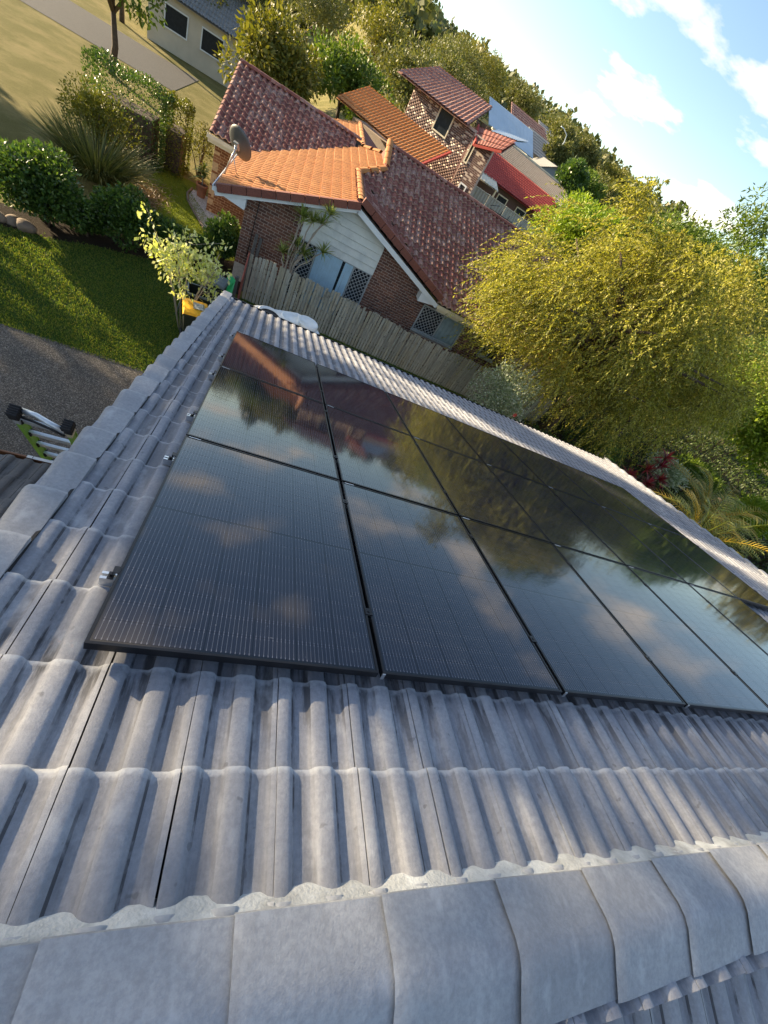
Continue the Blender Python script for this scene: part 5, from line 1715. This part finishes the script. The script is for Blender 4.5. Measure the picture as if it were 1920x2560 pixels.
lawn_edge = lambda x: np.interp(x, [-14, -8, -6.2, -5.2, -4.4, -3.0, -1.4, -.6], [11.6, 11.8, 11.9, 12.3, 12.9, 13.5, 14.0, 13.6])
grass('grass', lambda x, y: y < lawn_edge(x) + rng.normal(size=len(x)) * .05, -7.0, -.55, 8.17, 13.7, 60000, M['grass_blade'])
grass('front_grass', lambda x, y: (x > -4.6 - (y > 18) * .3) & (x < -3.1 + (19.4 - y) * .62) & (y > 16.0), -5.0, -1.0, 15.4, 21.2, 26000, M['grass_bright'], .045)
grass('side_grass', lambda x, y: (y > 7.2) & (y < 13.54), -.55, 9.5, 8.6, 13.54, 45000, M['grass_blade'], .06)


# low leafy ground cover over the garden bed at the right
n = 26000
x = 9 + 34 * rng.random(n) ** .8; y = 8 + 20 * rng.random(n)
ok = (y > 10.6 - (x - 8.8) * .25) & (y < 14 + (x - 9) * .55)
x, y = x[ok], y[ok]; m = len(x)
cl_ = .5 + .5 * np.sin(x * 2.1) * np.sin(y * 1.7 + x)
P = np.stack([x, y, ZG + .02 + cl_ * .35 * rng.random(m)], 1)
tag(leaf_mesh('ground_cover', P, np.c_[rng.normal(size=(m, 2)), .6 + rng.random(m)], .24, .09, M['ground_cover']), kind='stuff')

# ================================================================== houses and trees on the rise behind
def corr_roof(name, A, B, C_, D_, ribs, courses, h, mat, parent, step=.02, thick=.06):
    """moulded roof sheet: A,B along the eave, C_,D_ along the ridge above them"""
    A, B, C_, D_ = map(Vector, (A, B, C_, D_))
    n = (B - A).cross(D_ - A).normalized()
    if n.z < 0: n = -n
    nu, nv = ribs * 4, courses * 2
    V = []; uv = []
    for j in range(nv + 1):
        c = j // 2; t = (c + (j % 2)) / courses if courses else 0
        t = min(1, (c + (1 if j % 2 else 0)) / courses)
        lift = step if j % 2 == 0 else 0
        for i in range(nu + 1):
            s = i / nu
            p = (A.lerp(B, s)).lerp(D_.lerp(C_, s), t)
            V.append(p + n * (h * (.5 - .5 * math.cos(2 * math.pi * s * ribs)) + lift)); uv.append((.5, .4))
    F = [(j * (nu + 1) + i, j * (nu + 1) + i + 1, (j + 1) * (nu + 1) + i + 1, (j + 1) * (nu + 1) + i) for j in range(nv) for i in range(nu)]
    mb = MB(); mb.add(V, F, False, uv)
    k = len(mb.v)
    q = [A - n * thick, B - n * thick, C_ - n * thick, D_ - n * thick]
    mb.add(q, [(3, 2, 1, 0)])
    return mb.build(name, mat, parent, normals=False)


def wall_box(name, c, s, mat, parent, rz=0):
    mb = MB(); mb.box(c, s, Matrix.Rotation(rz, 3, 'Z')); return mb.build(name, mat, parent)


# two storey mottled brick house, turned a quarter right angle
hB = thing('two_storey_house', 'two storey mottled brick house with bright orange tiled lower roof', 'house', (8.4, 30, -2.9))
a1, a2 = Vector((.707, -.707, 0)), Vector((.707, .707, 0))
Pc = Vector((8.43, 30, 0))
WB = Matrix((a1, a2, Vector((0, 0, 1)))).transposed().to_4x4(); WB.translation = Pc
mb = MB(); mb.box((-2.5, .13, -.9), (5.0, .2, 4.4)); o = mb.build('wall', M['dark_mortar'], None); o.data.transform(WB); o.parent = hB; o.matrix_parent_inverse = parent_inv(hB)
mb = MB(); mb.box((.80, -.02, -.95), (1.5, .2, 4.3)); o = mb.build('wall', M['dark_mortar'], None); o.data.transform(WB); o.parent = hB; o.matrix_parent_inverse = parent_inv(hB)
BRM = bk.mesh('brick', [M['mottled_brick']])
bmB = [WB @ m for m in brick_run(-5.0, -.03, -1.9, 1.28, .02, [], BRM)] + [WB @ m for m in brick_run(.06, 1.55, -1.6, 1.16, -.13, [(.18, .40, -.1, .80), (.65, 1.15, -1.55, -.9)], BRM)]
pieces(BRM, bmB, 'brick', hB, 120, 'bricks')
mb = MB(); mb.box((.015, -.06, -.6), (.07, .12, 3.6)); o = mb.build('downpipe', M['downpipe'], None); o.data.transform(WB); o.parent = hB; o.matrix_parent_inverse = parent_inv(hB)


def win_local(Wm, x0, x1, z0, z1, y, parent, mat):
    mb = MB(); t = .07
    for xx in (x0, x1): mb.box((xx, y, (z0 + z1) / 2), (t, .09, z1 - z0 + t))
    for zz in (z0, z1): mb.box(((x0 + x1) / 2, y, zz), (x1 - x0 - t, .085, t))
    o = mb.build('window', mat, None); o.data.transform(Wm); o.parent = parent; o.matrix_parent_inverse = parent_inv(parent)
    mb = MB(); mb.box(((x0 + x1) / 2, y + .01, (z0 + z1) / 2), (x1 - x0 - t, .02, z1 - z0 - t))
    q = mb.build('pane', M['glass_dark'], None); q.data.transform(Wm); q.parent = o; q.matrix_parent_inverse = parent_inv(o)


win_local(WB, -2.75, -1.68, .17, 1.2, 0, hB, M['cream_paint'])
win_local(WB, .18, .40, -.1, .80, -.12, hB, M['cream_paint'])
win_local(WB, .68, 1.12, -1.5, -.95, -.12, hB, M['white_paint'])
eb = Vector((5.86, 27.98, -1.23)); U = Vector((.707 * .9, .707 * .9, .436)).normalized()
corr_roof('tiled_roof', eb - a1 * 7, eb, eb + U * 2.55, eb - a1 * 7 + U * 2.55, 30, 8, .05, M['sunlit_orange_tile'], hB, .035)
mb = MB(); mb.bar(eb + a1 * .02 - U * .05, eb + U * 2.6 + a1 * .02, .12, .10, up=(0, 0, 1)); mb.build('verge_tile', M['red_tile'], hB)
mb = MB(); mb.box((-4.2, -1.0, -2.6), (5.4, 1.9, 2.0)); o = mb.build('wall', M['dark_mortar'], None); o.data.transform(WB); o.parent = hB; o.matrix_parent_inverse = parent_inv(hB)
R0 = WB @ Vector((.55, -.55, .82)); R1 = WB @ Vector((2.25, -.55, 1.30)); R2 = WB @ Vector((2.0, .9, 1.95)); R3 = WB @ Vector((-.6, .9, 1.45))
corr_roof('upper_roof', R0, R1, R2, R3, 10, 3, .03, M['maroon_tile'], hB, .03, .10)
mb = MB(); mb.bar(R0, R3, .10, .26); mb.bar(R0 + Vector((0, 0, -.06)), R1 + Vector((0, 0, -.06)), .08, .12); mb.build('fascia', M['red_tile'], hB)
corr_roof('white_roof', WB @ Vector((.2, .95, 1.62)), WB @ Vector((2.0, .95, 2.0)), WB @ Vector((1.6, 3.2, 2.3)), WB @ Vector((-.6, 3.2, 1.9)), 14, 1, .03, M['white_metal'], hB, 0)
corr_roof('main_roof', WB @ Vector((-6.2, -.5, 1.25)), WB @ Vector((-.4, -.5, 1.25)), WB @ Vector((-1.5, 3, 2.5)), WB @ Vector((-6.2, 3, 2.5)), 20, 9, .05, M['maroon_tile'], hB, .03)

# steel sheet fence in front of the red roofed house
sf = thing('steel_fence', 'grey ribbed steel panel fence behind the maroon ridge', 'fence', (12.5, 31, -2.5))
yF = 31.0
for k in range(5):
    x0 = 10.0 + k * 1.37
    mb = MB(); vv = []; n = 24
    for i in range(n + 1):
        for z in (-2.6, -.82): vv.append((x0 + 1.30 * i / n, yF + .02 * (1 if (i // 2) % 2 else -1), z))
    mb.add(vv, [(2 * i, 2 * i + 2, 2 * i + 3, 2 * i + 1) for i in range(n)]); mb.build('sheet', M['colorbond'], sf, normals=False)
    mb = MB(); mb.box((x0 - .035, yF, -1.68), (.06, .07, 1.84)); mb.build('post', M['colorbond'], sf)
    mb = MB(); mb.box((x0 + .65, yF, -.80), (1.30, .06, .05)); mb.build('rail', M['colorbond'], sf)
cl = thing('clothes_line', 'small dark clothes line frame standing before the steel fence', 'clothes line', (12.4, 30.2, -2.6))
mb = MB(); mb.tube([(12.3, 30.2, -2.6), (12.3, 30.2, -1.0)], .03, 6); mb.tube([(11.5, 30.2, -1.25), (13.3, 30.2, -1.25)], .02, 5); mb.tube([(12.9, 30.2, -2.6), (12.9, 30.2, -1.0)], .03, 6); mb.tube([(11.3, 30.0, -1.1), (12.0, 30.3, -.9)], .02, 5); mb.build('frame', M['charcoal'], cl)

# red roofed house
hC = thing('red_roof_house', 'low house with bright red tiled roof and cream porch behind the steel fence', 'house', (15, 40, -2.2))
corr_roof('tiled_roof', (11.6, 37.6, -.45), (20.5, 37.6, -.62), (20.5, 42, .62), (12.6, 42, .80), 46, 11, .07, M['red_tile'], hC, .03)
wall_box('wall', (16.3, 40.2, -1.7), (8.0, 4.0, 2.2), M['mottled_brick'], hC)
corr_roof('porch_roof', (11.9, 36.3, -.74), (13.6, 36.3, -.74), (13.6, 37.8, -.40), (11.9, 37.8, -.40), 6, 1, .03, M['cream_paint'], hC, 0)
mb = MB(); mb.box((13.45, 36.4, -1.6), (.1, .1, 1.7)); mb.build('porch_post', M['cream_paint'], hC)
for x in (14.4, 16.3): win_local(Matrix.Translation((0, 38.15, 0)), x, x + .9, -1.9, -.95, 0, hC, M['cream_paint'])
yc = thing('yucca', 'spiky pale yucca growing beside the steel fence', 'plant', (14.6, 32.4, -2.4))
rosette(yc, (14.6, 32.4, -1.9), 26, 1.7, .14, M['spike_leaf'], seed=120, droop=.1, up=.7)
mb = MB(); mb.tube([(14.6, 32.4, -2.5), (14.6, 32.4, -1.9)], .07, 6); mb.build('stem', M['bark'], yc)

hD = thing('beige_roof_house', 'long house with beige tiled roof behind the red roof', 'house', (19, 49, -1.5))
corr_roof('tiled_roof', (14.4, 44.6, .55), (24.5, 44.6, .35), (24.5, 50, 1.62), (14.9, 50, 1.80), 52, 12, .08, M['beige_tile'], hD, .03)
wall_box('wall', (19.5, 48, -.7), (9.4, 5, 2.2), M['cream_wall'], hD)
mb = MB(); mb.bar((14.9, 50, 1.86), (24.5, 50, 1.68), .22, .14); mb.build('ridge', M['cream_paint'], hD)

hE = thing('blue_roof_house', 'house with large plain blue grey metal roof', 'house', (19, 57, -1))
corr_roof('metal_roof', (15.6, 54, 1.95), (21.5, 54, 1.95), (21.6, 58.5, 3.7), (15.6, 58.5, 3.7), 30, 1, .02, M['blue_metal'], hE, 0)
wall_box('wall', (18.7, 57.5, .3), (5.4, 6, 3.0), M['mottled_brick'], hE)
mb = MB()
for x in (16.6, 18.0, 19.4, 20.8): mb.tube([(x, 54.1, .6), (x, 54.1, 1.95)], .05, 5)
mb.build('veranda_posts', M['white_paint'], hE)
hF = thing('grey_gable_house', 'small blue grey gabled house with white trim beside dark bush', 'house', (25, 57, -.5))
mb = MB(); mb.prism([(23.4, 56, -.6), (26.7, 56, -.6), (26.7, 56, 1.9), (25.2, 56, 2.6), (23.4, 56, 1.75)], (0, 5, 0)); mb.build('wall', M['grey_wall'], hF)
corr_roof('roof', (23.0, 55.7, 1.65), (25.2, 55.7, 2.68), (25.2, 61, 2.68), (23.0, 61, 1.65), 10, 1, .03, M['grey_tile'], hF, 0)
corr_roof('roof', (25.2, 55.7, 2.68), (27.1, 55.7, 1.85), (27.1, 61, 1.85), (25.2, 61, 2.68), 10, 1, .03, M['grey_tile'], hF, 0)
win_local(Matrix.Translation((0, 55.95, 0)), 24.2, 25.0, .4, 1.3, 0, hF, M['white_paint'])
hG = thing('pale_roof_house', 'house with pale grey tiled roof beyond the blue metal roof', 'house', (26, 63, -.5))
corr_roof('tiled_roof', (22.8, 60, 2.35), (28.3, 60, 2.35), (28.0, 64.5, 4.0), (23.0, 64.5, 4.0), 24, 8, .06, M['grey_tile'], hG, .03)
wall_box('wall', (25.6, 63, .9), (4.8, 5, 2.8), M['cream_wall'], hG)
hH = thing('dark_red_roof_house', 'house with dark red roof high behind the pale grey roof', 'house', (24, 70, 0))
corr_roof('tiled_roof', (21.5, 67, 3.4), (28.2, 67, 3.4), (27.6, 71.5, 5.0), (21.8, 71.5, 5.0), 26, 8, .06, M['maroon_tile'], hH, .03)
wall_box('wall', (24.8, 70, 1.7), (5.8, 5, 3.2), M['cream_wall'], hH)
hI = thing('far_house', 'distant house with pale roof among the hilltop trees', 'house', (33, 82, .5))
corr_roof('tiled_roof', (30.5, 80, 4.6), (36.5, 80, 4.6), (36, 85, 6.0), (31, 85, 6.0), 20, 6, .06, M['grey_tile'], hI, .03)
wall_box('wall', (33.4, 83, 3.0), (5, 5, 3.0), M['cream_wall'], hI)
lp = thing('street_lamp', 'pale curved street lamp between the trees and the pale roof', 'street lamp', (28.6, 66, 0))
mb = MB(); mb.tube([(28.6, 66, -.5), (28.6, 66, 5.0), (28.4, 66, 5.6), (27.6, 66, 5.9)], [.08, .06, .05, .04], 8); mb.build('pole', M['white_metal'], lp)
mb = MB(); mb.box((27.4, 66, 5.88), (.5, .2, .10)); mb.build('lamp_head', M['white_metal'], lp, bevel=.03)

far = [('dark dense bush beside the grey gabled house', (25.0, 50.5), 1.6, 2.4, 'dark_leaf', 3.1), ('tree with orange tinted crown before the pale roof', (27.0, 62), 1.6, 2.6, 'far_leaf', 4.2),
       ('rounded tree on the skyline left of the far house', (31.5, 74), 2.6, 3.4, 'far_leaf', 6.3), ('broad tree on the skyline, highest of the far row', (36.0, 74), 3.0, 3.8, 'far_leaf', 6.4),
       ('dark round tree at the end of the skyline row', (40.0, 70), 2.6, 3.3, 'olive_leaf', 5.9), ('bushy tree below the skyline row', (35.0, 62), 2.4, 3.0, 'far_leaf', 4.1),
       ('olive tree beside the bright green tree top', (31.5, 48), 2.4, 2.8, 'olive_leaf', 2.6), ('green tree on the slope right of the grey gable', (30.0, 56), 2.0, 2.6, 'mid_leaf', 3.3),
       ('tall gum tree at the far left of the skyline', (29.0, 90), 3.2, 4.4, 'far_leaf', 8.2), ('leafy tree right of the tall gum', (38.5, 92), 4.0, 4.4, 'far_leaf', 7.8),
       ('tree far behind the golden tree, left', (46, 78), 4.2, 4.6, 'olive_leaf', 6.0), ('tree far behind the golden tree, right', (54, 70), 4.5, 4.8, 'far_leaf', 5.4), ('tree at the right behind the olive tree', (52, 50), 4.5, 5.0, 'olive_leaf', 3.6),
       ('wide tree behind the big sunlit shrub', (44, 34), 4.2, 4.2, 'mid_leaf', .9), ('shady tree behind the olive tree', (30, 28), 3.6, 3.6, 'olive_leaf', 0.2)]
for k, (lb, (x, y), rh, hh, mt, top) in enumerate(far):
    zb = terrain(x, y)
    tree(lb, (x, y, zb), (x, y, top - hh * .5 + .5), (rh * 1.1, rh * 1.1, hh * .72), M[mt], n=9000, leaf=(.27, .13), lumps=22, seed=200 + k, group='trees on the far slope', trunk_r=.15, limb=5, flat=.6, lr=.36)

# beyond the front lawn and behind the neighbour
more = [('street tree beyond the front lawn', (-9.5, 30), 2.6, 4.2, 'mid_leaf', .8), ('round garden tree across the street', (-13, 43), 3.4, 4.6, 'olive_leaf', 1.4), ('garden tree behind the neighbour, nearest the brick house', (-2.5, 33), 2.6, 3.8, 'olive_leaf', -.2), ('leafy garden tree behind the maroon ridge', (1.5, 38), 3.0, 4.4, 'mid_leaf', .8), ('tall garden tree between the houses behind', (6.5, 44), 3.6, 5.0, 'far_leaf', 2.8),
        ('dense tree far behind the maroon roof', (-6.5, 47), 3.6, 5.2, 'far_leaf', 1.8), ('wide tree on the slope behind the two storey house', (12, 60), 4.4, 5.6, 'far_leaf', 4.6), ('tall tree on the slope far behind', (4, 66), 4.6, 6.0, 'olive_leaf', 4.2), ('grey green tree far across the slope', (-4, 75), 5.0, 6.2, 'far_leaf', 3.6), ('distant hill tree above the blue roof', (16, 84), 5.0, 6.0, 'far_leaf', 7.6), ('distant hill tree behind the far roofs', (23, 98), 5.4, 6.4, 'olive_leaf', 9.0)]
for k, (lb, (x, y), rh, hh, mt, top) in enumerate(more):
    zb = terrain(x, y)
    tree(lb, (x, y, zb), (x, y, top - hh * .5 + .3), (rh, rh, hh * .55), M[mt], n=8500, leaf=(.27, .12), lumps=26, seed=260 + k, group='garden trees behind the houses', trunk_r=.17, limb=6, flat=.6, lr=.36)
hJ = thing('cream_house', 'cream house with grey tiled roof across the street', 'house', (-9, 45, ZG))
corr_roof('tiled_roof', (-12, 42.5, -2.6), (-4.5, 42.5, -2.6), (-5.5, 46.5, -.9), (-11, 46.5, -.9), 34, 9, .06, M['grey_tile'], hJ, .03)
corr_roof('tiled_roof', (-4.5, 50.5, -2.6), (-12, 50.5, -2.6), (-11, 46.5, -.9), (-5.5, 46.5, -.9), 34, 9, .06, M['grey_tile'], hJ, .03)
wall_box('wall', (-8.2, 46.5, -4.0), (6.6, 7.0, 2.6), M['cream_wall'], hJ)
for x in (-10.5, -8.2): win_local(Matrix.Translation((0, 42.97, 0)), x, x + 1.4, -4.2, -3.1, 0, hJ, M['white_paint'])

# far wooded ridge that closes the horizon
nt, per = 1500, 75
ang = rng.random(nt) * math.radians(150) - math.radians(60)
dist = 125 + 300 * rng.random(nt)
x, y = np.sin(ang) * dist, np.cos(ang) * dist
zz = np.array([terrain(a, b) for a, b in zip(x, y)])
hgt = 4.5 + 5.5 * rng.random(nt) ** 2; wid = 2.2 + 2.6 * rng.random(nt)
d = unit(rng.normal(size=(nt, per, 3)).reshape(-1, 3)).reshape(nt, per, 3) * (.55 + .45 * rng.random((nt, per, 1)))
P = np.stack([x, y, zz + hgt * .62], 1)[:, None, :] + d * np.stack([wid, wid, hgt * .5], 1)[:, None, :]
tint = np.clip(np.repeat(rng.random(nt), per) * .8 + .2 * rng.random(nt * per), 0, 1)
tag(leaf_mesh('far_woodland', P.reshape(-1, 3), rng.normal(size=(nt * per, 3)), 1.9, 1.5, M['wood_leaf'], rnd=tint), kind='stuff')
